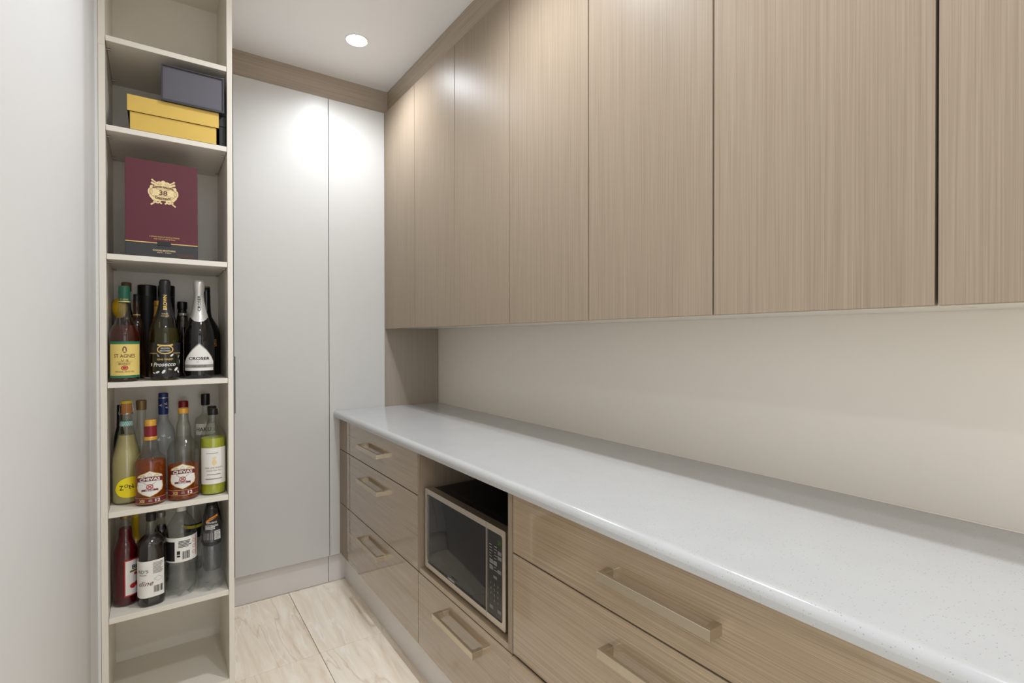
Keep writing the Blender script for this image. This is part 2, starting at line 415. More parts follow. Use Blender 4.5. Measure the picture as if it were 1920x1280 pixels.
mat('cap_brown', (112, 84, 58), 0.5); mat('cap_tan', (138, 116, 72), 0.4, metal=0.4); mat('cap_blue', (24, 48, 112), 0.4); mat('cap_silver', (180, 178, 174), 0.3, metal=0.8)
mat('label_yellow', (240, 222, 20), 0.5); mat('label_teal', (84, 168, 158), 0.5)
mat('yellow_glaze', (206, 168, 24), 0.15)
mat('dark_bottle', (14, 13, 14), 0.06, coat=0.3); mat('brown_bottle', (40, 20, 10), 0.06, coat=0.3); mat('olive_bottle', (34, 32, 12), 0.05, coat=0.3)
mat('amber_bottle', (150, 100, 44), 0.12)
glass('clear_glass', (250, 251, 249)); glass('green_glass', (168, 172, 96)); glass('frosted_glass', (214, 219, 222), 0.2, 0.42); glass('pet_plastic', (251, 252, 252), 0.05)
glass('yellow_glass', (226, 200, 40))
liquid('brandy', (196, 96, 56), (96, 34, 18), 0.35); liquid('whisky', (230, 150, 66), (178, 90, 26), 0.38)
liquid('limoncello', (224, 218, 168), (196, 186, 130), 0.75); liquid('lime_mix', (200, 205, 70), (182, 186, 48), 0.88)
liquid('red_cordial', (150, 10, 24), (112, 8, 22), 0.5); liquid('dark_cordial', (40, 8, 12), (20, 6, 9), 0.85)
liquid('water', (252, 253, 253), (214, 218, 220), 0.06); liquid('cola', (60, 26, 14), (22, 10, 6), 0.7); liquid('green_wine', (214, 196, 60), (150, 134, 20), 0.5)

# ------------------------------------------------------------------ key planes (metres)
XF, XO, YD, ZC = 0.803, 1.056, 2.770, 2.705      # drawer fronts, overhead doors, tall doors, ceiling
XW = 1.390                                        # right wall
YT = 1.870                                        # front of the shelf tower

# ------------------------------------------------------------------ the room
fl = struct('floor', box(-1.75, 1.45, -2.75, 3.40, -0.06, -0.008), 'grout')
P, G = 0.600, 0.0011
tile_cache = {}
for i in range(-4, 2):
    for j in range(-9, 2):
        x0, x1 = 0.5515 + i * P, 0.5515 + (i + 1) * P; y0, y1 = 2.188 + j * P, 2.188 + (j + 1) * P
        x0, x1 = max(x0, -1.7), min(x1, 1.39); y0, y1 = max(y0, -2.7), min(y1, 2.83)
        if x1 - x0 < 0.05 or y1 - y0 < 0.03: continue
        key = (round(x1 - x0, 3), round(y1 - y0, 3))
        if key not in tile_cache:
            b = box(G, x1 - x0 - G, G, y1 - y0 - G, 0, 0.0078, 0.0008, 1)
            t = obj('tile', b, 'travertine_tile'); tile_cache[key] = t.data
        else:
            t = bpy.data.objects.new('tile', tile_cache[key]); COL.objects.link(t)
        t.parent = fl; t.location = Vector((x0, y0, -0.0078)) - fl.location
struct('ceiling', box(-1.75, 1.45, -2.75, 3.40, ZC, ZC + 0.08), 'ceiling_paint')
struct('wall_right', box(XW, XW + 0.06, -2.75, 3.40, 0, ZC), 'splash_paint')
struct('wall_back', box(-1.75, XW, 3.35, 3.40, 0, ZC), 'wall_paint')
struct('wall_front', box(0.95, XW, -2.75, -2.70, 0, ZC), 'wall_paint')
struct('wall_front_head', box(-1.75, 0.95, -2.75, -2.70, 2.45, ZC), 'wall_paint')  # opening underneath is added so world light fills the room
struct('wall_far_left', box(-1.75, -1.70, 0.60, 3.35, 0, ZC), 'wall_paint')
struct('wall_far_left_end', box(-1.75, -1.70, -2.70, -1.30, 0, ZC), 'wall_paint')
struct('wall_far_left_head', box(-1.75, -1.70, -1.30, 0.60, 2.45, ZC), 'wall_paint')       # wide unseen opening, added to let world light in as fill
struct('wall_left', box(-0.26, -0.138, 0.62, 1.655, 0, ZC, 0.006, 3), 'wall_paint', 40)
struct('wall_left_return', box(-0.26, -0.1400, 1.655, 1.8695, 0, ZC), 'wall_paint')
struct('wall_left_nib', box(-0.1335, 0.2045, 2.1925, 2.768, 0, ZC), 'wall_paint')
struct('wall_left_side', box(-0.26, -0.1335, 1.8695, 2.768, 0, ZC), 'wall_paint')
struct('wall_left_head', box(-0.133, 0.2045, 1.872, 2.1925, 2.525, ZC), 'wall_paint')
struct('ceiling_soffit', box(-0.26, 0.306, 1.30, 2.797, ZC - 0.006, ZC), 'ceiling_paint')
struct('trim_1', box(-0.14, 1.39, 2.800, 2.82, 2.571, ZC), 'laminate_cross')      # bulkhead over the tall doors
struct('trim_2', box(1.086, 1.106, -0.12, 2.800, 2.571, ZC), 'laminate_horizontal')     # bulkhead over the wall cabinets
struct('baseboard_back', box(-0.14, 0.750, 2.800, 2.815, 0.002, 0.150), 'kick_metal')
struct('baseboard_back_short', box(0.753, 0.838, 2.800, 2.815, 0.002, 0.150), 'kick_metal')
struct('baseboard_right', box(0.838, 0.853, 0.085, 2.800, 0.0, 0.155), 'kick_metal')

# ------------------------------------------------------------------ tall white cupboard
t = thing('tall_cabinet', 'tall white two-door cupboard across the far end, below brown bulkhead', 'cupboard', (0.6, 2.80, 0))
obj('body', box(-0.14, 1.388, 2.816, 3.34, 0.0, 2.570), 'shelf_white', t)
obj('body_side', box(-0.14, 1.388, 2.7895, 2.816, 0.151, 2.570), 'dark_gap', t)
d1 = obj('door', box(0.3055, 0.7485, YD, 2.788, 0.152, 2.5685, 0.0012, 2), 'white_door', t)
obj('finger_pull', box(0.3075, 0.3105, YD - 0.0008, YD + 0.004, 0.946, 1.219), 'dark_gap', d1, label='dark slit finger pull on the door edge')
obj('door', box(0.7515, 1.0565, YD, 2.788, 0.152, 2.5685, 0.0012, 2), 'white_door', t)
obj('filler_panel', box(1.058, 1.388, YD + 0.001, 2.788, 0.152, 2.5685), 'laminate_return', t, label='brown laminate filler panel between white door and wall')
obj('side_filler', box(-0.14, 0.3025, YD, 2.788, 0.152, 2.5685, 0.0012, 2), 'white_door', t)

# ------------------------------------------------------------------ wall cabinets
ys = [2.768, 2.361, 1.949, 1.533, 1.118, 0.704, 0.292, -0.12]
words = ['first overhead cabinet, narrowest in view, against the tall white cupboard',
         'second overhead cabinet from the tall white cupboard',
         'third overhead cabinet from the tall white cupboard',
         'fourth overhead cabinet from the tall white cupboard',
         'fifth overhead cabinet from the tall white cupboard, left of widest full door',
         'sixth overhead cabinet from the white cupboard, widest full door in view',
         'overhead cabinet at the right edge of the picture, partly cut off']
gaps = [0.0012, 0.0017, 0.0017, 0.0017, 0.0017, 0.0024, 0.0024, 0.002]
for i in range(7):
    y1, y0 = ys[i], ys[i + 1]
    w = thing('wall_cabinet', 'taupe wood-grain ' + words[i], 'cabinet', (XO, (y0 + y1) / 2, 1.358), 'overhead cabinets along the right wall')
    obj('body', box(XO + 0.0195, XW - 0.002, y0 + 0.001, y1 - 0.001, 1.362, 2.570), 'shelf_white', w)
    obj('gap_shade_strip', box(XO + 0.0186, XO + 0.0194, y0 - 0.0045 + 0.0055, y0 + 0.012, 1.3625, 2.5640), 'dark_gap', w)  # dark colour stands in for the shade inside the door joints
    obj('gap_shade_strip', box(XO + 0.0186, XO + 0.0194, y1 - 0.012, y1 - 0.001, 1.3625, 2.5640), 'dark_gap', w)
    obj('door', box(XO, XO + 0.018, y0 + gaps[i + 1], y1 - gaps[i], 1.358, 2.5645, 0.0008, 1), 'laminate_vertical', w)

# ------------------------------------------------------------------ handles and drawers
def handle_mesh():
    L, D, BT, LG, Rr = 0.272, 0.035, 0.0095, 0.0150, 0.006
    pts = [(0, L / 2), (0, -L / 2), (D, -L / 2), (D, -L / 2 + LG)]
    for k in range(5):
        a = math.pi / 2 * k / 4; pts.append((BT + Rr - Rr * math.sin(a), -L / 2 + LG + Rr - Rr * math.cos(a)))
    for k in range(5):
        a = math.pi / 2 * k / 4; pts.append((BT + Rr - Rr * math.cos(a), L / 2 - LG - Rr + Rr * math.sin(a)))
    pts += [(D, L / 2 - LG), (D, L / 2)]
    b = prism(pts, 2, -0.010, 0.010)
    bmesh.ops.bevel(b, geom=[e for e in b.edges if abs(e.verts[0].co.z - e.verts[1].co.z) < 1e-6], offset=0.0008, segments=1, affect='EDGES')
    return b
HM = None
def add_handle(front, y, z, xf):
    global HM
    if HM is None:
        o = obj('handle', handle_mesh(), 'nickel', None, 35); HM = o.data
    else:
        o = bpy.data.objects.new('handle', HM); COL.objects.link(o)
    o.parent = front
    off = Vector((0, 0, 0)); p = front
    while p is not None: off += p.location; p = p.parent
    o.location = Vector((xf - 0.035, y, z)) - off
def drawer(parent, y0, y1, z0, z1, hy, hz, xf=XF, name='drawer'):
    f = obj(name, box(xf, xf + 0.018, y0, y1, z0, z1, 0.0009, 1), 'laminate_horizontal', parent)
    add_handle(f, hy, hz, xf); return f
Z = [(0.7165, 0.886), (0.433, 0.7125), (0.157, 0.429)]
HZ = [0.797, 0.636, 0.356]
c = thing('drawer_cabinet', 'taupe three-drawer base cabinet in the far corner, left of the microwave', 'cabinet', (XF, 2.25, 0))
obj('body', box(0.8235, 1.388, 1.7725, 2.7685, 0.1555, 0.8885), 'dark_gap', c)
for k in range(3):
    drawer(c, 1.7735, 2.6405, *Z[k], 2.256, HZ[k])
    obj('filler_strip', box(XF, XF + 0.018, 2.6425, 2.7685, *Z[k]), 'laminate_vertical', c)
n = thing('microwave_cabinet', 'taupe base cabinet with open microwave niche above one wide drawer', 'cabinet', (XF, 1.46, 0))
obj('body', box(0.8235, 1.388, 1.155, 1.770, 0.1555, 0.430), 'dark_gap', n)
obj('side_panel', box(XF, 1.388, 1.7555, 1.7715, 0.4335, 0.8885), 'laminate_vertical', n)
obj('side_panel', box(XF, 1.388, 1.1535, 1.1735, 0.4335, 0.8885), 'laminate_vertical', n)
obj('bottom_panel', box(XF, 1.388, 1.1735, 1.7555, 0.4335, 0.4505), 'laminate_horizontal', n)
obj('top_panel', box(XF, 1.388, 1.1735, 1.7555, 0.876, 0.8885), 'laminate_horizontal', n)
obj('back_panel', box(1.330, 1.346, 1.1735, 1.7555, 0.4505, 0.876), 'laminate_vertical', n)
drawer(n, 1.1545, 1.7695, *Z[2], 1.448, HZ[2])
r = thing('drawer_cabinet', 'wide taupe base drawer cabinet nearest the camera, right of the microwave', 'cabinet', (XF, 0.65, 0))
obj('body', box(0.8235, 1.388, 0.105, 1.1505, 0.1555, 0.8885), 'dark_gap', r)
obj('end_panel', box(XF, 1.388, 0.085, 0.1045, 0.157, 0.8885), 'laminate_vertical', r)
drawer(r, 0.108, 1.1495, 0.7165, 0.886, 0.6525, 0.798)
drawer(r, 0.108, 1.1495, 0.4365, 0.7125, 0.6515, 0.633)
drawer(r, 0.108, 1.1495, 0.157, 0.4300, 0.6505, 0.356, XF - 0.0125)['label'] = 'lowest drawer front standing slightly proud'

# ------------------------------------------------------------------ worktop
ZT = 0.9215
prof = [(XW - 0.001, 0.8890), (0.775, 0.8890), (0.7722, 0.8905), (0.7712, 0.8935), (0.7712, 0.9035)]
for k in range(7):
    a = math.pi / 2 * k / 6; prof.append((0.7712 + 0.018 - 0.018 * math.cos(a), ZT - 0.018 + 0.018 * math.sin(a)))
prof.append((XW - 0.001, ZT))
wt = thing('worktop', 'long white speckled stone worktop with rounded front edge', 'worktop', (1.08, 1.4, 0.889))
b = prism(prof, 1, 0.085, 2.7685)
obj('slab', b, 'speckled_stone', wt, 30)
obj('sealant_bead', prism([(XW - 0.0012, ZT + 0.0003), (XW - 0.003, ZT + 0.0003), (XW - 0.0012, ZT + 0.0025)], 1, 0.085, 2.7685), 'splash_paint', wt)

# ------------------------------------------------------------------ microwave
MX, MY0, MY1, MZ0, MZ1 = 0.8150, 1.204, 1.736, 0.462, 0.752
mw = thing('microwave', 'black and silver microwave oven in the niche under the worktop', 'microwave', (MX, (MY0 + MY1) / 2, 0.4508))
obj('housing', box(MX + 0.032, MX + 0.40, MY0 + 0.003, MY1 - 0.003, MZ0 + 0.002, MZ1 - 0.004, 0.004, 2), 'black_metal', mw)
for yy in (MY0 + 0.05, MY1 - 0.05):
    for xx in (MX + 0.06, MX + 0.34):
        obj('foot', lathe([(0.012, 0.013), (0.014, 0.0)], xx, yy, 0.4508, 16), 'plastic_black', mw)
def rrect(y0, y1, z0, z1, rad, corners=(1, 1, 1, 1), n=6):
    """rounded rectangle in (y,z); corners order: y0z0, y1z0, y1z1, y0z1"""
    out = []
    for (cy, cz, a0, on) in ((y0, z0, math.pi, corners[0]), (y1, z0, 1.5 * math.pi, corners[1]), (y1, z1, 0, corners[2]), (y0, z1, 0.5 * math.pi, corners[3])):
        sy = 1 if cy == y0 else -1; sz = 1 if cz == z0 else -1; rr = rad if on else 0.0004
        for k in range(n): 
            a = a0 + math.pi / 2 * k / (n - 1); out.append((cy + sy * rr + rr * math.cos(a), cz + sz * rr + rr * math.sin(a)))
    return out
def frame(outer, inner, x0, x1):
    bm = bmesh.new(); k = len(outer)
    def ring(p, x): return [bm.verts.new((x, y, z)) for y, z in p]
    of, inf, ob, ib = ring(outer, x0), ring(inner, x0), ring(outer, x1), ring(inner, x1)
    for i in range(k):
        j = (i + 1) % k
        bm.faces.new((of[i], of[j], inf[j], inf[i])); bm.faces.new((ob[j], ob[i], ib[i], ib[j]))
        bm.faces.new((of[j], of[i], ob[i], ob[j])); bm.faces.new((inf[i], inf[j], ib[j], ib[i]))
    bmesh.ops.recalc_face_normals(bm, faces=bm.faces)
    return bm
YS = 1.3085
door = obj('door', frame(rrect(YS + 0.0006, MY1, MZ0, MZ1, 0.006, (0, 1, 1, 0)), rrect(YS + 0.0006 + 0.0012, MY1 - 0.0165, MZ0 + 0.0185, MZ1 - 0.0185, 0.010, (0, 1, 1, 0)), MX, MX + 0.030), 'steel_front', mw, label='silver door frame')
g = bmesh.new(); NY, NZ = 14, 10; gv = []
gy0, gy1, gz0, gz1 = YS + 0.0015, MY1 - 0.016, MZ0 + 0.018, MZ1 - 0.018
for i in range(NY + 1):
    for j in range(NZ + 1):
        u, v = i / NY, j / NZ; bulge = 0.0035 * (1 - (2 * u - 1) ** 2) * (1 - (2 * v - 1) ** 2)
        gv.append(g.verts.new((MX + 0.0045 - bulge, gy0 + (gy1 - gy0) * u, gz0 + (gz1 - gz0) * v)))
for i in range(NY):
    for j in range(NZ):
        q = i * (NZ + 1) + j; g.faces.new((gv[q], gv[q + 1], gv[q + NZ + 2], gv[q + NZ + 1]))
bmesh.ops.recalc_face_normals(g, faces=g.faces)
for f in g.faces:
    if f.normal.x > 0: f.normal_flip()
solid = bmesh.ops.solidify(g, geom=list(g.faces), thickness=0.004)
gl = obj('door_glass', g, 'black_glass', door, 40)
obj('logo', lay(text('SAMSUNG', 0, 0, 0.0072, 0.046, bold=0.015), (MX - 0.0012, 1.5285, 0.4895), (0, -1, 0), (0, 0, 1), 0.0009), 'logo_silver', door, label='SAMSUNG logo lettering')
cp = obj('control_frame', frame(rrect(MY0, YS - 0.0006, MZ0, MZ1, 0.006, (1, 0, 0, 1)), rrect(MY0 + 0.0165, YS - 0.0018, MZ0 + 0.0185, MZ1 - 0.0185, 0.010, (1, 0, 0, 1)), MX, MX + 0.030), 'steel_front', mw)
obj('control_panel', box(MX + 0.003, MX + 0.012, MY0 + 0.0155, YS - 0.0015, MZ0 + 0.0175, MZ1 - 0.0175), 'control_black', mw, label='black control panel')
PX = MX + 0.0028
obj('display_digits', lay(text('21', 0, 0, 0.012, 0.014), (PX, 1.2405, 0.708), (0, -1, 0), (0, 0, 1), 0.0003), 'display_green', cp)
def key(y, z, w, h, m='key_grey'): obj('button', box(PX - 0.0006, PX + 0.001, y - w / 2, y + w / 2, z - h / 2, z + h / 2), m, cp)
pr = bmesh.new(); rr = random.Random(3)
for k in range(9):
    for col in range(2): 
        u = -0.030 + col * 0.026; pr.faces.new([pr.verts.new((x, y, 0)) for x, y in rect(u, u + 0.010 + 0.010 * rr.random(), 0.083 - k * 0.0088, 0.0845 - k * 0.0088)])
obj('small_print', lay(pr, (PX, 1.2625, 0.607), (0, -1, 0), (0, 0, 1), 0.0009), 'key_print', cp, kind='stuff')
for k in range(4):
    for col in range(3): obj('numeral', lay(text(['123', '456', '789', '-0+'][k][col], -0.022 + col * 0.019, -0.030 - k * 0.016, 0.007), (PX, 1.2625, 0.607), (0, -1, 0), (0, 0, 1), 0.0009), 'key_print', cp)
for z, y in ((0.677, 1.238), (0.662, 1.238), (0.640, 1.283), (0.622, 1.283), (0.640, 1.262), (0.622, 1.240), (0.505, 1.283), (0.505, 1.240)):
    key(y, z, 0.019, 0.0105)
key(1.262, 0.599, 0.019, 0.008)
obj('vent_line', box(MX + 0.060, MX + 0.062, MY0 + 0.02, MY1 - 0.02, MZ1 - 0.0041, MZ1 - 0.0034), 'control_black', mw)

# ------------------------------------------------------------------ shelf tower
tw = thing('shelf_tower', 'tall narrow white open shelf unit holding boxes and bottles', 'shelf unit', (0.036, 2.03, 0))
X0, X1, YB = -0.117, 0.189, 2.190
obj('side_panel', box(X0 - 0.016, X0, YT, YB, 0, 2.521, 0.0006, 1), 'shelf_white', tw)
obj('side_panel', box(X1, X1 + 0.0155, YT, YB, 0, 2.521, 0.0006, 1), 'shelf_white', tw)
obj('back_panel', box(X0, X1, YB - 0.006, YB, 0.19, 2.505), 'shelf_white', tw)
obj('top_panel', box(X0, X1, YT, YB, 2.505, 2.521), 'shelf_white', tw)
obj('bottom_panel', box(X0, X1, YT, YB - 0.006, 0.190, 0.206), 'shelf_white', tw)
obj('kick_panel', box(X0, X1, YT + 0.02, YT + 0.036, 0.0, 0.190), 'shelf_white', tw)
obj('joint_strip', box(X0 - 0.016, X0, YT - 0.0006, YT + 0.001, 2.146, 2.163), 'splash_paint', tw)
for zt in (2.176, 1.920, 1.550, 1.178, 0.802, 0.495):
    s = obj('shelf', box(X0 + 0.0009, X1 - 0.0009, YT + 0.0005, YB - 0.0065, zt - 0.016, zt, 0.0006, 1), 'shelf_white', tw)
    for xx, sg in ((X0, 1), (X1, -1)):
        for yy in (YT + 0.05, YB - 0.05):
            pin = lathe([(0.0026, 0.011), (0.0026, 0.0)], 0, 0, 0, 10)
            bmesh.ops.rotate(pin, verts=pin.verts, matrix=Matrix.Rotation(sg * math.pi / 2, 3, 'Y'))
            bmesh.ops.translate(pin, verts=pin.verts, vec=(xx, yy, zt - 0.0186))
            obj('shelf_pin', pin, 'pin_metal', s, 40)
for xx, yy, zz, on_back in ((0.174, YB - 0.0062, 0.352, 1), (X1 - 0.0002, 2.145, 0.352, 0)):
    b = lathe([(0.006, 0.0006), (0.0065, 0.0)], 0, 0, 0, 18)
    bmesh.ops.rotate(b, verts=b.verts, matrix=Matrix.Rotation(math.pi / 2, 3, 'X') if on_back else Matrix.Rotation(-math.pi / 2, 3, 'Y'))
    bmesh.ops.translate(b, verts=b.verts, vec=(xx, yy, zz)); obj('cover_cap', b, 'shelf_edge', tw, 40)

# ------------------------------------------------------------------ boxes on the shelves
gb = thing('gift_box', 'gold lidded box with black sides lying on the upper shelf', 'box', (0.048, 1.95, 1.9202))
obj('base', box(-0.0600, 0.1590, 1.872, 2.085, 1.9202, 1.9715, 0.0008, 1), 'black_card', gb)
obj('base_front', box(-0.0605, 0.1595, 1.8695, 1.8718, 1.9202, 1.9715, 0.0004, 1), 'gold_card', gb, label='gold front of the base')
obj('lid', box(-0.0665, 0.1655, 1.868, 2.090, 1.9725, 2.0185, 0.0008, 1), 'black_card', gb)
obj('lid_front', box(-0.0670, 0.1660, 1.8655, 1.8678, 1.9720, 2.0190, 0.0004, 1), 'gold_card', gb, label='gold front of the lid')
obj('lid_top', box(-0.0665, 0.1655, 1.868, 2.090, 2.0187, 2.0192), 'gold_card', gb)
nb = thing('presentation_box', 'dark grey box with raised rim standing on the gold box', 'box', (0.098, 1.91, 2.0194))
obj('body', box(0.016, 0.180, 1.862, 1.965, 2.0196, 2.128, 0.0008, 1), 'navy_card', nb)
obj('rim', frame([(0.0155, 2.0194), (0.1805, 2.0194), (0.1805, 2.1285), (0.0155, 2.1285)], [(0.0195, 2.0255), (0.1765, 2.0255), (0.1765, 2.1250), (0.0195, 2.1250)], 0, 0.006), 'navy_card', nb)
o = nb.children[-1]
for v in o.data.vertices:   # frame() builds in (x;y,z): turn it to face the room
    wx, wy, wz = v.co + nb.location; v.co = Vector((wy, 1.8565 + wx, wz)) - nb.location
bmx = bmesh.new(); bmx.from_mesh(o.data); bmesh.ops.recalc_face_normals(bmx, faces=bmx.faces); bmx.to_mesh(o.data); bmx.free()
obj('front_face', box(0.0195, 0.1765, 1.8605, 1.8619, 2.0255, 2.1250), 'navy_face', nb)
kb = thing('slim_box', 'black box in shadow right of the gold box', 'box', (0.178, 1.95, 1.9202))
obj('base', box(0.1685, 0.1870, 1.885, 2.06, 1.9202, 1.985, 0.0008, 1), 'black_card', kb)
obj('lid', box(0.1680, 0.1875, 1.884, 2.061, 1.9855, 2.0180, 0.0008, 1), 'black_card', kb)

# maroon whisky box
BX0, BX1, BY, BZ0, BZ1 = -0.0735, 0.1080, 1.8745, 1.5502, 1.8370
mb = thing('whisky_box', 'maroon whisky presentation box with gold crest and dark base', 'box', ((BX0 + BX1) / 2, 1.92, BZ0))
obj('lid', box(BX0, BX1, BY, 2.000, BZ0 + 0.0425, BZ1, 0.0012, 2), 'maroon_cloth', mb)
obj('base', box(BX0 + 0.0002, BX1 + 0.0004, BY - 0.0008, 2.000, BZ0, BZ0 + 0.0415, 0.0010, 2), 'charcoal_cloth', mb, label='charcoal lower band')
FR = dict(right=(1, 0, 0), up=(0, 0, 1))
obj('gold_line', box(BX0 + 0.0005, 0.004, BY - 0.0008, BY + 0.001, BZ0 + 0.0415, BZ0 + 0.0438), 'gold_print', mb)
obj('gold_line', box(0.036, BX1 - 0.0005, BY - 0.0008, BY + 0.001, BZ0 + 0.0415, BZ0 + 0.0438), 'gold_print', mb)
obj('clasp', box(0.004, 0.038, BY - 0.0022, BY + 0.001, BZ0 + 0.0355, BZ0 + 0.0478, 0.0008, 1), 'black_card', mb)
EX, EZ = 0.0195, 1.7465
cr = flat(ellipse(0, -0.002, 0.0345, 0.0235, 36, 2.4))
for s in (-1, 1):
    # scrolls and crossed staffs above and below the medallion
    stroke(cr, [(s * 0.029, 0.036), (s * 0.020, 0.028), (s * 0.010, 0.0195)], 0.0042)
    stroke(cr, [(s * 0.030, 0.027), (s * 0.022, 0.0225), (s * 0.012, 0.020)], 0.0056)
    stroke(cr, [(s * 0.004, 0.0290), (s * 0.011, 0.0310), (s * 0.0165, 0.0265), (s * 0.021, 0.0300)], 0.0040)
    join(cr, flat(ellipse(s * 0.0085, 0.0245, 0.0060, 0.0050, 14)))
    join(cr, flat(ellipse(s * 0.0325, -0.001, 0.0058, 0.0110, 14)))
    join(cr, flat(ellipse(s * 0.0285, 0.0130, 0.0050, 0.0060, 14)))
    stroke(cr, [(s * 0.031, -0.040), (s * 0.022, -0.032), (s * 0.010, -0.021)], 0.0042)
    stroke(cr, [(s * 0.004, -0.0345), (s * 0.009, -0.0300), (s * 0.015, -0.0335), (s * 0.020, -0.0280), (s * 0.025, -0.0300)], 0.0042)
    stroke(cr, [(s * 0.024, -0.0230), (s * 0.029, -0.018), (s * 0.033, -0.011)], 0.0056)
    stroke(cr, [(s * 0.006, -0.0270), (s * 0.018, -0.0240), (s * 0.027, -0.0230)], 0.0046)
join(cr, flat(ellipse(0, 0.0285, 0.0062, 0.0075, 16))); join(cr, flat(ellipse(0, 0.0220, 0.0120, 0.0040, 16)))
crest = obj('crest', lay(cr, (EX, BY, EZ), lift=0.0004, **FR), 'cream_gold', mb, label='cream and gold crest with ribbons')
tx = text('ROYAL SALUTE', 0, 0.0120, 0.0056, 0.052, bold=0.04, arc=0.004)
text('38', 0, -0.0010, 0.0140, 0.0205, bold=0.02, bm=tx); text('DESTINY', 0, -0.0160, 0.0066, 0.040, bold=0.04, arc=-0.003, bm=tx)
text('SCOTCH WHISKY', 0, 0.0088, 0.0026, 0.034, bm=tx); 
stroke(tx, [(-0.028, 0.0105), (-0.015, 0.0142), (0, 0.0152), (0.015, 0.0142), (0.028, 0.0105)], 0.0006)
stroke(tx, [(-0.026, -0.0125), (-0.013, -0.0105), (0, -0.0100), (0.013, -0.0105), (0.026, -0.0125)], 0.0006)
ringp(tx, 0, -0.002, 0.0325, 0.0205, 0.0006, 32)
for s in (-1, 1):
    ringp(tx, s * 0.0085, 0.0250, 0.0042, 0.0034, 0.0006, 14); ringp(tx, s * 0.0310, -0.001, 0.0040, 0.0085, 0.0006, 16)
    stroke(tx, [(s * 0.026, 0.0315), (s * 0.018, 0.0245), (s * 0.012, 0.0205)], 0.0006); stroke(tx, [(s * 0.028, -0.0360), (s * 0.018, -0.0275)], 0.0006)
obj('lettering', lay(tx, (EX, BY, EZ), lift=0.0009, **FR), 'brown_print', crest)
tx = text('A SUPREME BLEND OF SCOTCH WHISKIES', 0, 0.0032, 0.0036, 0.076); text('AGED FOR AT LEAST 38 YEARS', 0, -0.0032, 0.0034, 0.054, bm=tx)
obj('lettering', lay(tx, (EX + 0.0025, BY, 1.6085), lift=0.0006, **FR), 'gold_print', mb)
tx = text('CHIVAS BROTHERS', 0, 0.0025, 0.0046, 0.057, bold=0.015); text('EST. 1801', 0, -0.0038, 0.0030, 0.034, bm=tx)
obj('lettering', lay(tx, (EX + 0.0015, BY - 0.0008, 1.5685), lift=0.0005, **FR), 'cream_gold', mb)
tx = lines(bmesh.new(), -0.024, 0.024, -0.0055, 0.0055, 3, 5)
obj('small_print', lay(tx, (0.0775, BY - 0.0008, 1.5590), lift=0.0005, **FR), 'brown_print', mb)

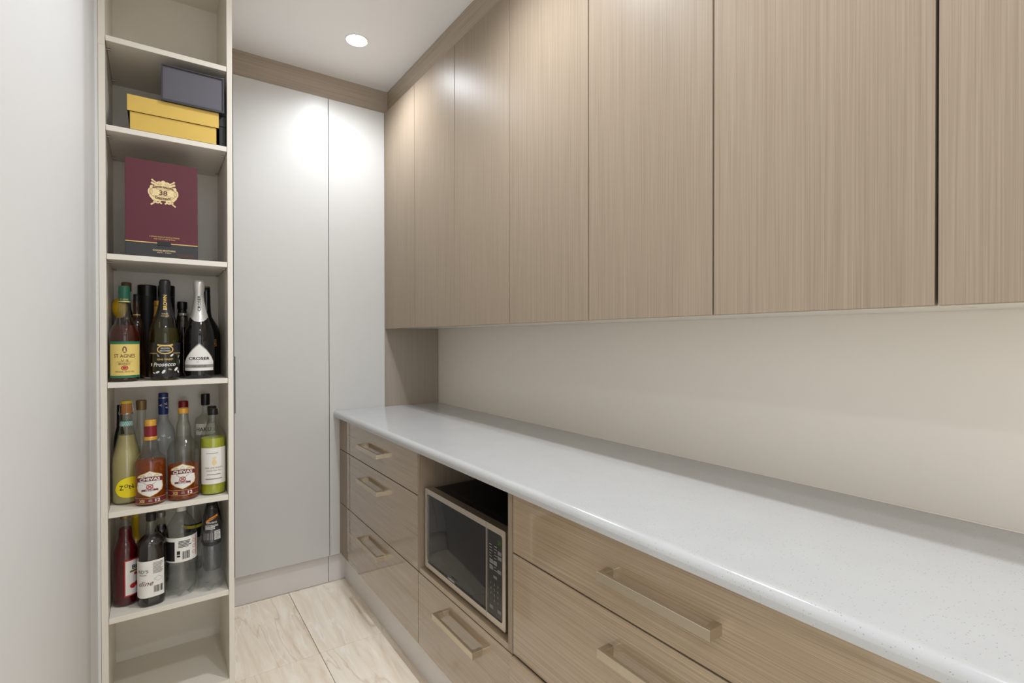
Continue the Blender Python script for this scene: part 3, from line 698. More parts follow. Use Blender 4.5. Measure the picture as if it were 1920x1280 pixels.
# ------------------------------------------------------------------ bottles
ZA, ZB_, ZC_ = 1.1783, 0.8023, 0.4953
BOT = {
'agnes':(-0.078,1.916,[(0.0137,0.283),(0.0146,0.267),(0.0141,0.257),(0.0141,0.233),(0.0125,0.231),(0.0148,0.205),(0.0183,0.188),(0.024,0.174),(0.0308,0.16),(0.0347,0.148),(0.0372,0.137),(0.0381,0.119),(0.0381,0.010),(0.0347,0)]),
'prosecco':(0.0225,1.913,[(0.0127,0.308),(0.0152,0.301),(0.0152,0.274),(0.0135,0.270),(0.0152,0.244),(0.0184,0.224),(0.022,0.209),(0.0274,0.191),(0.0318,0.173),(0.0355,0.156),(0.038,0.138),(0.0392,0.114),(0.0392,0.011),(0.0355,0)]),
'croser':(0.114,1.9353,[(0.0138,0.313),(0.0164,0.308),(0.0159,0.283),(0.0138,0.277),(0.0153,0.249),(0.0191,0.224),(0.0225,0.208),(0.0273,0.19),(0.0331,0.174),(0.0384,0.156),(0.0415,0.137),(0.0429,0.119),(0.0429,0.010),(0.0392,0)]),
'baileys':(0.1455,2.09,[(0.0111,0.309),(0.0116,0.293),(0.0131,0.209),(0.0218,0.192),(0.0334,0.172),(0.0407,0.152),(0.0425,0.131),(0.0425,0.006),(0.040,0)]),
'canister':(-0.025,2.145,[(0.026,0.309),(0.026,0)]),
'canister2':(0.030,2.150,[(0.024,0.311),(0.024,0)]),
'goldcap':(0.006,2.055,[(0.0118,0.251),(0.0123,0.213),(0.0165,0.181),(0.0242,0.156),(0.0284,0.137),(0.0284,0.006),(0.026,0)]),
'smallblack':(0.0755,2.135,[(0.0148,0.255),(0.0148,0.23),(0.0125,0.228),(0.0131,0.215),(0.0195,0.185),(0.0209,0.006),(0.019,0)]),
'crown':(0.074,2.025,[(0.0129,0.211),(0.0129,0.204),(0.0102,0.198),(0.0156,0.157),(0.0166,0.144),(0.0166,0.005),(0.015,0)]),
'browncap':(-0.081,2.135,[(0.0137,0.313),(0.0137,0.286),(0.0102,0.282),(0.0107,0.227),(0.0254,0.189),(0.0254,0.006),(0.023,0)]),
'darkneck':(-0.051,2.03,[(0.0090,0.268),(0.0094,0.248),(0.0098,0.196),(0.0223,0.168),(0.0228,0.006),(0.021,0)]),
'yellowball':(-0.0960,2.056,[(0.0034,0.259),(0.0155,0.248),(0.0206,0.225),(0.0155,0.202),(0.0083,0.192),(0.0085,0.16),(0.0150,0.14),(0.0150,0.005),(0.014,0)]),
'zon':(-0.0765,1.971,[(0.0133,0.309),(0.0133,0.273),(0.0154,0.271),(0.0133,0.266),(0.0144,0.249),(0.0165,0.234),(0.0218,0.209),(0.0266,0.182),(0.0332,0.156),(0.0367,0.136),(0.0378,0.116),(0.0378,0.009),(0.0346,0)]),
'chivas1':(-0.016,1.9165,[(0.0151,0.254),(0.0157,0.238),(0.0154,0.236),(0.0157,0.204),(0.017,0.204),(0.017,0.194),(0.0178,0.193),(0.0203,0.178),(0.0216,0.161),(0.0292,0.151),(0.0365,0.141),(0.0395,0.131),(0.04,0.118),(0.04,0.009),(0.0365,0)]),
'chivas2':(0.0690,1.9195,[(0.0144,0.283),(0.015,0.268),(0.0135,0.266),(0.0144,0.241),(0.0178,0.236),(0.0207,0.222),(0.019,0.201),(0.0236,0.188),(0.036,0.174),(0.0417,0.16),(0.0434,0.147),(0.0434,0.010),(0.0397,0)]),
'green':(0.1510,1.9275,[(0.0134,0.273),(0.0153,0.256),(0.0134,0.253),(0.0147,0.234),(0.0198,0.219),(0.029,0.205),(0.0350,0.191),(0.0368,0.181),(0.0371,0.010),(0.0342,0)]),
'clearbrown':(-0.041,2.055,[(0.0142,0.302),(0.0137,0.272),(0.012,0.271),(0.0125,0.214),(0.0271,0.186),(0.0285,0.172),(0.0285,0.008),(0.026,0)]),
'goose':(0.0185,2.085,[(0.0138,0.319),(0.0144,0.302),(0.0144,0.249),(0.0132,0.248),(0.015,0.226),(0.0286,0.204),(0.0325,0.189),(0.0330,0.175),(0.0330,0.008),(0.030,0)]),
'redcap':(0.0765,2.115,[(0.0146,0.285),(0.0149,0.261),(0.0127,0.259),(0.0133,0.22),(0.0250,0.186),(0.0255,0.008),(0.023,0)]),
'haku':(0.1410,2.092,[(0.0137,0.308),(0.0137,0.27),(0.0098,0.268),(0.0104,0.238),(0.0261,0.228),(0.0339,0.217),(0.0339,0.008),(0.031,0)]),
'blackcap':(0.1540,2.006,[(0.0133,0.273),(0.0133,0.257),(0.0114,0.255),(0.0126,0.22),(0.0221,0.194),(0.0221,0.008),(0.020,0)]),
'darkleft':(-0.0985,2.080,[(0.0069,0.288),(0.0074,0.267),(0.0082,0.218),(0.017,0.176),(0.0176,0.008),(0.016,0)]),
'red':(-0.0805,1.9605,[(0.0121,0.27),(0.0127,0.26),(0.01,0.258),(0.0158,0.233),(0.0179,0.228),(0.019,0.195),(0.0264,0.181),(0.0311,0.168),(0.0325,0.155),(0.0325,0.010),(0.0296,0)]),
'dark':(-0.0155,1.922,[(0.0136,0.274),(0.013,0.252),(0.0111,0.25),(0.0141,0.216),(0.019,0.209),(0.0285,0.199),(0.0345,0.189),(0.0360,0.179),(0.0360,0.010),(0.0331,0)]),
'soda':(0.0630,1.9395,[(0.0116,0.273),(0.013,0.263),(0.0173,0.253),(0.0266,0.239),(0.0364,0.221),(0.0413,0.208),(0.0422,0.194),(0.0422,0.111),(0.0399,0.087),(0.0418,0.066),(0.0420,0.024),(0.037,0.008),(0.0289,0)]),
'schweppes':(0.1455,1.930,[(0.0128,0.271),(0.0146,0.26),(0.0219,0.225),(0.0298,0.189),(0.0365,0.154),(0.0400,0.125),(0.0415,0.097),(0.0415,0.069),(0.0395,0.047),(0.0394,0.026),(0.0385,0.010),(0.0304,0)]),
'yellow':(-0.0590,2.080,[(0.0096,0.242),(0.0096,0.211),(0.0100,0.16),(0.0270,0.135),(0.0280,0.008),(0.026,0)]),
'silver':(0.0100,2.060,[(0.0133,0.234),(0.0133,0.218),(0.0107,0.216),(0.0124,0.192),(0.0237,0.167),(0.0252,0.008),(0.023,0)]),
'clear2':(0.1030,2.115,[(0.0122,0.258),(0.0129,0.240),(0.0193,0.207),(0.0258,0.18),(0.0274,0.169),(0.0274,0.008),(0.025,0)]),
'cola':(0.1585,2.085,[(0.012,0.258),(0.0127,0.245),(0.025,0.198),(0.0285,0.167),(0.0285,0.008),(0.026,0)]),
}
def rfun_of(prof):
    def rf(z):
        for (r1, z1), (r2, z2) in zip(prof[:-1], prof[1:]):
            if z1 >= z >= z2: return r1 + (r2 - r1) * ((z1 - z) / (z1 - z2) if z1 > z2 else 0)
        return prof[0][0] if z > prof[0][1] else prof[-1][0]
    return rf

def bottle(key, name, label, z0, body, capz, capm, liq=None, liqz=None, group=None, sq=2.0, rot=0.0, lobes=0, capbev=True, cat='bottle'):
    """a bottle as glass body, cap and liquid; returns (root, body, print function)"""
    cx, cy, pf = BOT[key]
    root = thing(name, label, cat, (cx, cy, z0), group)
    rf0 = rfun_of(pf)
    cap = [p for p in pf if p[1] > capz + 1e-6] + [(rf0(capz + 1e-4), capz)]
    bod = [(min(rf0(capz - 1e-4), cap[-1][0]) , capz)] + [p for p in pf if p[1] < capz - 1e-6]
    bod_s = [bod[0]] + chaikin(bod[1:], 2) if len(bod) > 3 else bod
    b = obj('glass', lathe(bod_s, cx, cy, z0, 44, sq, rot, lobes), body, root, 50)
    rf = rfun_of(bod_s)
    if liq:
        top = [(max(0.004, rf(liqz) - 0.0022), liqz)] + [(max(0.004, r - 0.0022), z) for r, z in bod_s if z < liqz - 0.002 and z > 0.0035] + [(bod_s[-1][0] - 0.003, 0.0035)]
        obj('liquid', lathe(top, cx, cy, z0, 36, sq, rot, lobes), liq, root, 50)
    capb = lathe([(cap[0][0] * 0.86, cap[0][1] + 0.0008), (cap[0][0], cap[0][1] - 0.001)] + cap[1:], cx, cy, z0, 32)
    obj('cap', capb, capm, root, 40)
    sqf = None
    if sq != 2.0:
        d0 = math.atan2(-cy, -cx)
        sqf = lambda t: (abs(math.cos(t + d0 - rot)) ** sq + abs(math.sin(t + d0 - rot)) ** sq) ** (-1.0 / sq)
    def pr(pname, bm, material, parent=None, turn=0.0, lift=0.0005, v0=0.0, label=None, rfx=None):
        return obj(pname, wrap(bm, cx, cy, z0, rfx or rf, turn, lift, v0, sqf), material, parent or root, 60, label=label)
    return root, b, pr
def collar(root, key, z0, za, zb, grow, material, name='neck_label'):
    cx, cy, pf = BOT[key]; rf = rfun_of(pf); n = 6
    p = [(rf(za + (zb - za) * i / n) + grow, za + (zb - za) * i / n) for i in range(n + 1)]
    return obj(name, lathe(p, cx, cy, z0, 40, closed=False), material, root, 50)

# --- upper bottle shelf
GA, GB, GC = 'bottles on the upper bottle shelf', 'bottles on the middle bottle shelf', 'bottles on the lower bottle shelf'
root, b, pr = bottle('agnes', 'brandy_bottle', 'brandy bottle with green screw cap and gold label bordered in green', ZA, 'clear_glass', 0.233, 'cap_green', 'brandy', 0.168, GA)
collar(root, 'agnes', ZA, 0.2385, 0.2355, 0.0003, 'gold_print', 'cap_band')
pr('cap_lettering', text('ST AGNES', 0, 0, 0.004, 0.020), 'gold_print', v0=0.2435, lift=0.0006, rfx=lambda z: 0.0141)
lb = pr('label', flat(rect(-0.0430, 0.0480, 0.0115, 0.1185)), 'label_green', label='gold label with green border', lift=0.0005)
pr('label_field', flat(rect(-0.0395, 0.0445, 0.0185, 0.1105)), 'label_gold', lb, lift=0.0008)
tx = text('ST AGNES', 0, 0.0765, 0.0105, 0.052); text('V·S', 0, 0.0630, 0.0065, 0.018, bm=tx); text('BRANDY', 0, 0.0530, 0.0058, 0.028, bm=tx); text('ORIGINAL SINCE 1925', 0, 0.0300, 0.0040, 0.046, bm=tx)
stroke(tx, [(-0.018, 0.0585), (0.018, 0.0585)], 0.0006)
pr('lettering', tx, 'brown_print', lb, lift=0.0011)
em = flat(ellipse(0, 0.0945, 0.0052, 0.0095, 18)); pr('emblem', em, 'brown_print', lb, lift=0.0011)
em = flat([(-0.0028, 0.0880), (0.0028, 0.0880), (0.0016, 0.1000), (-0.0016, 0.1000)]); pr('emblem', em, 'label_gold', lb, lift=0.0014)
em = flat(ellipse(0, 0.0410, 0.0085, 0.0068, 20)); pr('seal', em, 'red_print', lb, lift=0.0011)
em = ringp(bmesh.new(), 0, 0.0410, 0.0062, 0.0048, 0.0009, 18); pr('seal_ring', em, 'label_gold', lb, lift=0.0014)

root, b, pr = bottle('prosecco', 'prosecco_bottle', 'dark prosecco bottle with black foil neck and gold vertical lettering', ZA, 'green_glass', 0.191, 'foil_black', 'green_wine', 0.160, GA)
pr('neck_lettering', text('BROWN', 0, 0, 0.0088, 0.046, rot=math.pi / 2, bold=0.02), 'gold_print', v0=0.238, lift=0.0012, rfx=rfun_of(BOT['prosecco'][2]))
pr('neck_lettering', text('VALLEY', 0, -0.0045, 0.0042, 0.021, bm=text('KING', 0, 0.0020, 0.0042, 0.015)), 'gold_print', v0=0.2005, lift=0.0012, rfx=rfun_of(BOT['prosecco'][2]))
bk = flat(rect(-0.0600, 0.0600, 0.0100, 0.1140))
lb = pr('label', bk, 'label_black', label='black wraparound label with gold and white print')
em = ringp(bmesh.new(), 0, 0.0935, 0.0215, 0.0140, 0.0032, 30)
join(em, flat(rect(-0.052, -0.0200, 0.0815, 0.0830), rect(0.0200, 0.052, 0.0815, 0.0830)))
stroke(em, [(-0.020, 0.1085), (-0.012, 0.1060), (0, 0.1050), (0.012, 0.1060), (0.020, 0.1085)], 0.0045)
pr('oval_badge', em, 'gold_print', lb, lift=0.0009)
pr('lettering', text('BROTHERS', 0, 0.0900, 0.0050, 0.027, bm=text('BROWN', 0, 0.0975, 0.0050, 0.022)), 'white_paper', lb, lift=0.0009)
pr('lettering', text('KING VALLEY', 0, 0.0640, 0.0056, 0.042, bold=0.02), 'gold_print', lb, lift=0.0009)
pr('lettering', text('Prosecco', -0.002, 0.0490, 0.0125, 0.060, shear=0.3, bold=0.012, rot=0.02), 'white_paper', lb, lift=0.0009)
for u, v, a, sz, mm in ((0.017, 0.0760, 0.7, 0.0055, 0), (-0.020, 0.0250, 0.4, 0.006, 0), (-0.004, 0.0265, 1.0, 0.0068, 0), (0.030, 0.0330, 0.8, 0.0075, 0), (0.038, 0.0250, 2.2, 0.005, 0), (-0.040, 0.0480, 1.4, 0.005, 0), (-0.031, 0.0230, 2.6, 0.0040, 0),
                        (-0.018, 0.0755, 2.2, 0.005, 1), (0.040, 0.0720, 0.9, 0.006, 1), (0.012, 0.0330, 2.8, 0.005, 1), (0.044, 0.0560, 1.7, 0.006, 1)):
    e = ellipse(0, 0, sz, sz * 0.5, 14); c_, s_ = math.cos(a), math.sin(a)
    pr('leaf_print', flat([(u + x * c_ - y * s_, v + x * s_ + y * c_) for x, y in e]), ('white_paper', 'grey_print')[mm], lb, lift=0.0009)

root, b, pr = bottle('croser', 'sparkling_wine_bottle', 'black sparkling wine bottle with crumpled silver foil and white arched label', ZA, 'dark_bottle', 0.194, 'foil_silver', None, None, GA)
pr('neck_lettering', text('CROSER', 0, 0, 0.0074, 0.050, rot=math.pi / 2, bold=0.02), 'black_print', v0=0.240, lift=0.0014, rfx=rfun_of(BOT['croser'][2]))
sc = flat([(-0.030, 0.006), (-0.022, -0.003), (-0.012, -0.010), (0, -0.013), (0.012, -0.010), (0.022, -0.003), (0.030, 0.006)])
pr('foil_skirt', sc, 'foil_silver', v0=0.192, lift=0.0008)
arch = [(-0.0470, 0.0250), (0.0470, 0.0250), (0.0470, 0.0520), (0.036, 0.0690), (0.020, 0.0890), (0.0, 0.1090), (-0.020, 0.0890), (-0.036, 0.0690), (-0.0470, 0.0520)]
lb = pr('label', flat(arch), 'white_paper', label='white arched label')
pr('label_band', flat(rect(-0.0472, 0.0472, 0.0345, 0.0445)), 'grey_print', lb, lift=0.0008)
pr('lettering', text('CROSER', 0, 0.0640, 0.0095, 0.060, bold=0.02), 'black_print', lb, lift=0.0009)
pr('lettering', text('FINE NATURE', 0, 0.0395, 0.0040, 0.040, bm=text('NV', -0.004, 0.0525, 0.003, 0.006)), 'black_print', lb, lift=0.0011)
edge = stroke(bmesh.new(), [(-0.0470, 0.0530), (-0.036, 0.0705), (-0.020, 0.0910), (0.0, 0.1115), (0.020, 0.0910), (0.036, 0.0705), (0.0470, 0.0530)], 0.0026)
pr('label_edge', edge, 'grey_print', lb, lift=0.0003)

root, b, pr = bottle('baileys', 'liqueur_bottle', 'black long-necked liqueur bottle behind the silver-foil bottle', ZA, 'dark_bottle', 0.2935, 'plastic_black', None, None, GA)
collar(root, 'baileys', ZA, 0.3085, 0.3050, 0.0004, 'cap_tan', 'cap_band')
lb = pr('label', flat([(0.004, 0.098), (0.022, 0.100), (0.020, 0.124), (0.002, 0.122)]), 'orange_print', turn=0.25, label='orange edged label')
pr('label_field', flat([(0.006, 0.101), (0.0195, 0.1025), (0.018, 0.1215), (0.0045, 0.1195)]), 'maroon_print', lb, turn=0.25, lift=0.0008)
pr('lettering', text('S', 0.0125, 0.1115, 0.012, 0.008), 'cream_gold', lb, turn=0.25, lift=0.0011)
pr('neck_mark', stroke(bmesh.new(), [(-0.002, 0.183), (0.002, 0.186), (0.002, 0.179), (0.0, 0.174)], 0.0016), 'gold_print', turn=0.2)

for k, lab in (('canister', 'black cylindrical gift canister standing left, against the shelf back'), ('canister2', 'black cylindrical gift canister directly behind the prosecco bottle')):
    cx, cy, pf = BOT[k]; root = thing('gift_canister', lab, 'canister', (cx, cy, ZA), GA)
    R0, h = pf[0]
    obj('tube', lathe([(R0, h - 0.040), (R0, 0.0)], cx, cy, ZA, 40), 'black_card', root, 40)
    obj('lid', lathe([(R0 - 0.002, h), (R0 + 0.0006, h - 0.002), (R0 + 0.0006, h - 0.0395)], cx, cy, ZA, 40), 'plastic_black', root, 40)
root, b, pr = bottle('goldcap', 'whisky_bottle', 'amber bottle with tall gold capsule behind the prosecco bottle', ZA, 'amber_bottle', 0.200, 'cap_gold', None, None, GA)
collar(root, 'goldcap', ZA, 0.236, 0.232, 0.0004, 'cap_tan', 'cap_band')
root, b, pr = bottle('smallblack', 'sauce_bottle', 'small dark bottle with black screw cap behind the crown-capped bottle', ZA, 'brown_bottle', 0.229, 'plastic_black', None, None, GA)
collar(root, 'smallblack', ZA, 0.2240, 0.2150, 0.0004, 'label_black', 'neck_label')
root, b, pr = bottle('crown', 'soft_drink_bottle', 'small clear bottle with silver crown cap between prosecco and silver foil', ZA, 'clear_glass', 0.203, 'cap_silver', 'cola', 0.165, GA)
root, b, pr = bottle('browncap', 'liqueur_bottle', 'brown bottle with wooden stopper behind the green-capped brandy bottle', ZA, 'brown_bottle', 0.284, 'cap_brown', None, None, GA)
root, b, pr = bottle('darkneck', 'port_bottle', 'dark slim-necked bottle right behind the green-capped brandy bottle', ZA, 'brown_bottle', 0.246, 'plastic_black', None, None, GA)
collar(root, 'darkneck', ZA, 0.204, 0.201, 0.0004, 'gold_print', 'neck_band')
cx, cy, pf = BOT['yellowball']; root = thing('decanter', 'bottle with round yellow stopper at the left end, behind brandy', 'bottle', (cx, cy, ZA), GA)
obj('glass', lathe(chaikin(pf[4:], 1), cx, cy, ZA, 32), 'brown_bottle', root, 40)
obj('stopper', lathe(chaikin(pf[:5], 2), cx, cy, ZA, 32), 'yellow_glaze', root, 60, label='round yellow stopper')

# --- middle bottle shelf
cx, cy, pf = BOT['zon']
root, b, pr = bottle('zon', 'limoncello_bottle', 'cloudy yellow bottle with wired cork, teal striped neck band and yellow oval label', ZB_, 'clear_glass', 0.2725, 'cork', 'limoncello', 0.207, GB)
obj('cork_top', lathe([(0.0125, 0.3115), (0.0137, 0.3100), (0.0137, 0.3035)], cx, cy, ZB_, 28), 'cork_top', root, 40)
def tube(pts, rad, seg=8):
    bm = bmesh.new(); rings = []
    for i, p in enumerate(pts):
        p = Vector(p); a = Vector(pts[max(0, i - 1)]); c_ = Vector(pts[min(len(pts) - 1, i + 1)]); d = (c_ - a).normalized()
        s_ = d.cross(Vector((0.31, 0.2, 0.93))).normalized(); u_ = d.cross(s_)
        rings.append([bm.verts.new(p + s_ * rad * math.cos(2 * math.pi * k / seg) + u_ * rad * math.sin(2 * math.pi * k / seg)) for k in range(seg)])
    for r0, r1 in zip(rings[:-1], rings[1:]):
        for k in range(seg): bm.faces.new((r0[k], r0[(k + 1) % seg], r1[(k + 1) % seg], r1[k]))
    bm.faces.new(rings[0][::-1]); bm.faces.new(rings[-1]); bmesh.ops.recalc_face_normals(bm, faces=bm.faces); return bm
d = Vector((-cx, -cy, 0)).normalized(); sd = Vector((-d.y, d.x, 0))
for dd in (d, sd, -sd):
    c0 = Vector((cx, cy, ZB_))
    obj('wire', tube([c0 + dd * 0.004 + Vector((0, 0, 0.3125)), c0 + dd * 0.0142 + Vector((0, 0, 0.3095)), c0 + dd * (0.0190 if dd is not d else 0.0150) + Vector((0, 0, 0.272)), c0 + dd * 0.0155 + Vector((0, 0, 0.2685))], 0.0007), 'wire', root, 60)
obj('wire', lathe([(0.0165, 0.2735), (0.0170, 0.2725), (0.0165, 0.2715)], cx, cy, ZB_, 28, closed=False), 'wire', root, 60)
nl = collar(root, 'zon', ZB_, 0.250, 0.2345, 0.0006, 'label_teal', 'neck_label')
st = bmesh.new()
for k in range(-9, 10): stroke(st, [(k * 0.0042 - 0.003, -0.0065), (k * 0.0042 + 0.003, 0.0065)], 0.0013)
pr('neck_stripes', st, 'white_paper', nl, v0=0.2423, lift=0.0014)
ov = [(-0.031, 0.047), (-0.024, 0.068), (-0.008, 0.080), (0.012, 0.084), (0.030, 0.080), (0.044, 0.060), (0.047, 0.046), (0.040, 0.032), (0.024, 0.021), (0.0, 0.020), (-0.018, 0.026), (-0.028, 0.037)]
lb = pr('label', flat(chaikin(ov + [ov[0]], 2)[:-1]), 'label_yellow', label='yellow oval label')
tx = text('Z', -0.0135, 0.0525, 0.0140, 0.011, rot=0.1, bold=0.01); text('O', -0.0015, 0.0570, 0.0095, 0.0095, bold=0.01, bm=tx); text('N', 0.0105, 0.0540, 0.0135, 0.0110, rot=0.25, bold=0.01, bm=tx)
pr('lettering', tx, 'black_print', lb, lift=0.0010)

def chivas(key, label, capz, maroon, lz, dz):
    cx, cy, pf = BOT[key]
    root, b, pr = bottle(key, 'whisky_bottle', label, ZB_, 'clear_glass', capz, 'cap_gold', 'whisky', lz, GB)
    if maroon:
        collar(root, key, ZB_, 0.2365, 0.204, 0.0006, 'cap_maroon', 'neck_sleeve'); collar(root, key, ZB_, 0.2040, 0.1940, 0.0008, 'cap_gold', 'neck_ring')
    sh = [(-0.033, 0.088), (-0.030, 0.094), (-0.022, 0.098), (-0.012, 0.102), (0, 0.108), (0.012, 0.102), (0.022, 0.098), (0.030, 0.094), (0.033, 0.088), (0.032, 0.072), (0.034, 0.060), (0.031, 0.050), (0.018, 0.041), (0, 0.033), (-0.018, 0.041), (-0.031, 0.050), (-0.034, 0.060), (-0.032, 0.072)]
    tn = -0.06
    lb = pr('label', flat([(u * 1.07, v + dz + (0.0015 if v > 0.07 else -0.0015)) for u, v in sh]), 'gold_print', turn=tn, label='white shield label edged in gold')
    pr('label_field', flat([(u, v + dz) for u, v in sh]), 'white_paper', lb, turn=tn, lift=0.0008)
    cr = stroke(bmesh.new(), [(-0.024, 0.094 + dz), (-0.016, 0.0975 + dz), (-0.010, 0.094 + dz)], 0.0028)
    stroke(cr, [(0.024, 0.094 + dz), (0.016, 0.0975 + dz), (0.010, 0.094 + dz)], 0.0028); stroke(cr, [(-0.006, 0.0945 + dz), (0, 0.1035 + dz), (0.006, 0.0945 + dz), (-0.006, 0.0945 + dz)], 0.0012)
    ringp(cr, -0.019, 0.0930 + dz, 0.0042, 0.0036, 0.0012, 14); ringp(cr, 0.019, 0.0930 + dz, 0.0042, 0.0036, 0.0012, 14)
    pr('scrollwork', cr, 'gold_print', lb, turn=tn, lift=0.0011)
    bn = [(-0.035, 0.0760 + dz), (-0.018, 0.0785 + dz), (0, 0.0795 + dz), (0.018, 0.0785 + dz), (0.035, 0.0760 + dz), (0.034, 0.0890 + dz), (0.018, 0.0915 + dz), (0, 0.0925 + dz), (-0.018, 0.0915 + dz), (-0.034, 0.0890 + dz)]
    bn = pr('banner', flat(bn), 'maroon_print', lb, turn=tn, lift=0.0011)
    pr('lettering', text('CHIVAS', 0, 0.0832 + dz, 0.0088, 0.052, bold=0.03, arc=0.0028), 'white_paper', lb, turn=tn, lift=0.0015)
    em = stroke(bmesh.new(), [(-0.022, 0.047 + dz), (0.016, 0.076 + dz)], 0.0012); stroke(em, [(0.022, 0.047 + dz), (-0.016, 0.076 + dz)], 0.0012)
    pr('crossed_staffs', em, 'grey_print', lb, turn=tn, lift=0.0011)
    em = ringp(bmesh.new(), 0, 0.0625 + dz, 0.0088, 0.0078, 0.0020, 22); stroke(em, [(-0.0045, 0.0590 + dz), (0.0045, 0.0660 + dz)], 0.0018); stroke(em, [(0.0045, 0.0590 + dz), (-0.0045, 0.0660 + dz)], 0.0018)
    pr('roundel', em, 'red_print', lb, turn=tn, lift=0.0013)
    pr('ribbon', flat(rect(-0.021, 0.021, 0.0495 + dz, 0.0545 + dz)), 'maroon_print', lb, turn=tn, lift=0.0014)
    pr('lettering', text('REGAL', 0, 0.0520 + dz, 0.0036, 0.020, bold=0.02), 'white_paper', lb, turn=tn, lift=0.0017)
    bd = pr('lower_band', flat(rect(-0.050, 0.050, 0.0125 + dz, 0.0275 + dz)), 'maroon_print', turn=tn, lift=0.0005)
    eb = flat(rect(-0.050, 0.050, 0.0115 + dz, 0.0125 + dz), rect(-0.050, 0.050, 0.0275 + dz, 0.0285 + dz)); pr('band_edge', eb, 'gold_print', bd, turn=tn, lift=0.0007)
    tx = text('XII', -0.021, 0.0200 + dz, 0.0092, 0.015, bold=0.03)
    pr('lettering', tx, 'gold_print', bd, turn=tn, lift=0.0009)
    tx = text('12', 0.020, 0.0200 + dz, 0.0092, 0.013, bold=0.03); text('YEARS', 0.001, 0.0185 + dz, 0.0026, 0.010, bm=tx); text('AGED', 0.001, 0.0225 + dz, 0.0026, 0.008, bm=tx)
    pr('lettering', tx, 'white_paper', bd, turn=tn, lift=0.0009)
chivas('chivas1', 'shorter whisky bottle with maroon neck sleeve and gold cap, shield label', 0.2365, True, 0.131, -0.004)
chivas('chivas2', 'larger bulb-necked half-full whisky bottle with bare gold cap, shield label', 0.267, False, 0.105, 0.006)

root, b, pr = bottle('green', 'cocktail_mixer_bottle', 'lime-green mixer bottle with black cap and white pineapple label', ZB_, 'clear_glass', 0.2545, 'plastic_black', 'lime_mix', 0.181, GB)
lb = pr('label', flat(rect(-0.0400, 0.0430, 0.0360, 0.1520)), 'white_paper', label='white label with gold pineapple')
pa = flat(ellipse(0.003, 0.105, 0.0062, 0.0095, 18)); stroke(pa, [(0.003, 0.113), (0.003, 0.124)], 0.003); stroke(pa, [(0.003, 0.113), (-0.002, 0.122)], 0.0022); stroke(pa, [(0.003, 0.113), (0.008, 0.122)], 0.0022)
pr('pineapple', pa, 'cream_gold', lb, lift=0.0008)
tx = text('PINE LIME MOJITO', 0.002, 0.0880, 0.0048, 0.052); text('COCKTAIL MIX', 0.002, 0.0795, 0.0048, 0.042, bm=tx)
pr('lettering', tx, 'cap_tan', lb, lift=0.0008)
tx = lines(bmesh.new(), -0.018, 0.022, 0.0640, 0.0690, 1, 2); lines(tx, -0.020, 0.024, 0.1330, 0.1365, 1, 4); stroke(tx, [(-0.022, 0.0525), (0.026, 0.0525)], 0.003)
pr('small_print', tx, 'grey_print', lb, lift=0.0008)

root, b, pr = bottle('clearbrown', 'spirits_bottle', 'clear bottle with tan gold cap behind the cloudy yellow bottle', ZB_, 'clear_glass', 0.2715, 'cap_tan', 'water', 0.15, GB)
root, b, pr = bottle('goose', 'vodka_bottle', 'frosted vodka bottle with tall blue capsule and white birds', ZB_, 'frosted_glass', 0.2485, 'cap_blue', 'water', 0.15, GB)
collar(root, 'goose', ZB_, 0.3055, 0.3025, 0.0005, 'cap_silver', 'cap_band')
bd = bmesh.new()
for u, v, s in ((-0.007, 0.278, 1.0), (0.008, 0.282, 1.1), (0.010, 0.270, 0.8)):
    stroke(bd, [(u - 0.005 * s, v + 0.003 * s), (u - 0.001 * s, v), (u + 0.002 * s, v + 0.006 * s)], 0.0018); stroke(bd, [(u - 0.001 * s, v), (u + 0.004 * s, v - 0.001 * s)], 0.0016)
pr('bird_print', bd, 'white_paper', lift=0.0009, rfx=rfun_of(BOT['goose'][2]))
bd = bmesh.new()
for u, v, s in ((0.0, 0.178, 1.2), (-0.014, 0.166, 1.2), (0.016, 0.170, 1.0)):
    stroke(bd, [(u - 0.005 * s, v + 0.003 * s), (u - 0.001 * s, v), (u + 0.003 * s, v + 0.006 * s)], 0.0018); stroke(bd, [(u - 0.001 * s, v), (u + 0.005 * s, v + 0.001 * s)], 0.0016)
pr('bird_print', bd, 'white_paper', lift=0.0009)
root, b, pr = bottle('redcap', 'spirits_bottle', 'clear bottle with dark red cap behind the larger shield-label whisky', ZB_, 'clear_glass', 0.260, 'cap_red', 'water', 0.16, GB)
root, b, pr = bottle('haku', 'vodka_bottle', 'clear square-shouldered bottle with black stopper and white label behind lime mixer', ZB_, 'clear_glass', 0.269, 'plastic_black', 'water', 0.17, GB)
lb = pr('label', flat(rect(-0.0340, 0.0300, 0.170, 0.207)), 'white_paper'); pr('lettering', text('HAKU', -0.006, 0.1885, 0.0130, 0.046, bold=0.01), 'black_print', lb, lift=0.0009)
root, b, pr = bottle('blackcap', 'mixer_bottle', 'second black-capped bottle hidden directly behind the lime mixer', ZB_, 'clear_glass', 0.256, 'plastic_black', 'lime_mix', 0.17, GB)
root, b, pr = bottle('darkleft', 'wine_bottle', 'small dark bottle at the left end behind the cloudy yellow bottle', ZB_, 'dark_bottle', 0.266, 'plastic_black', None, None, GB)

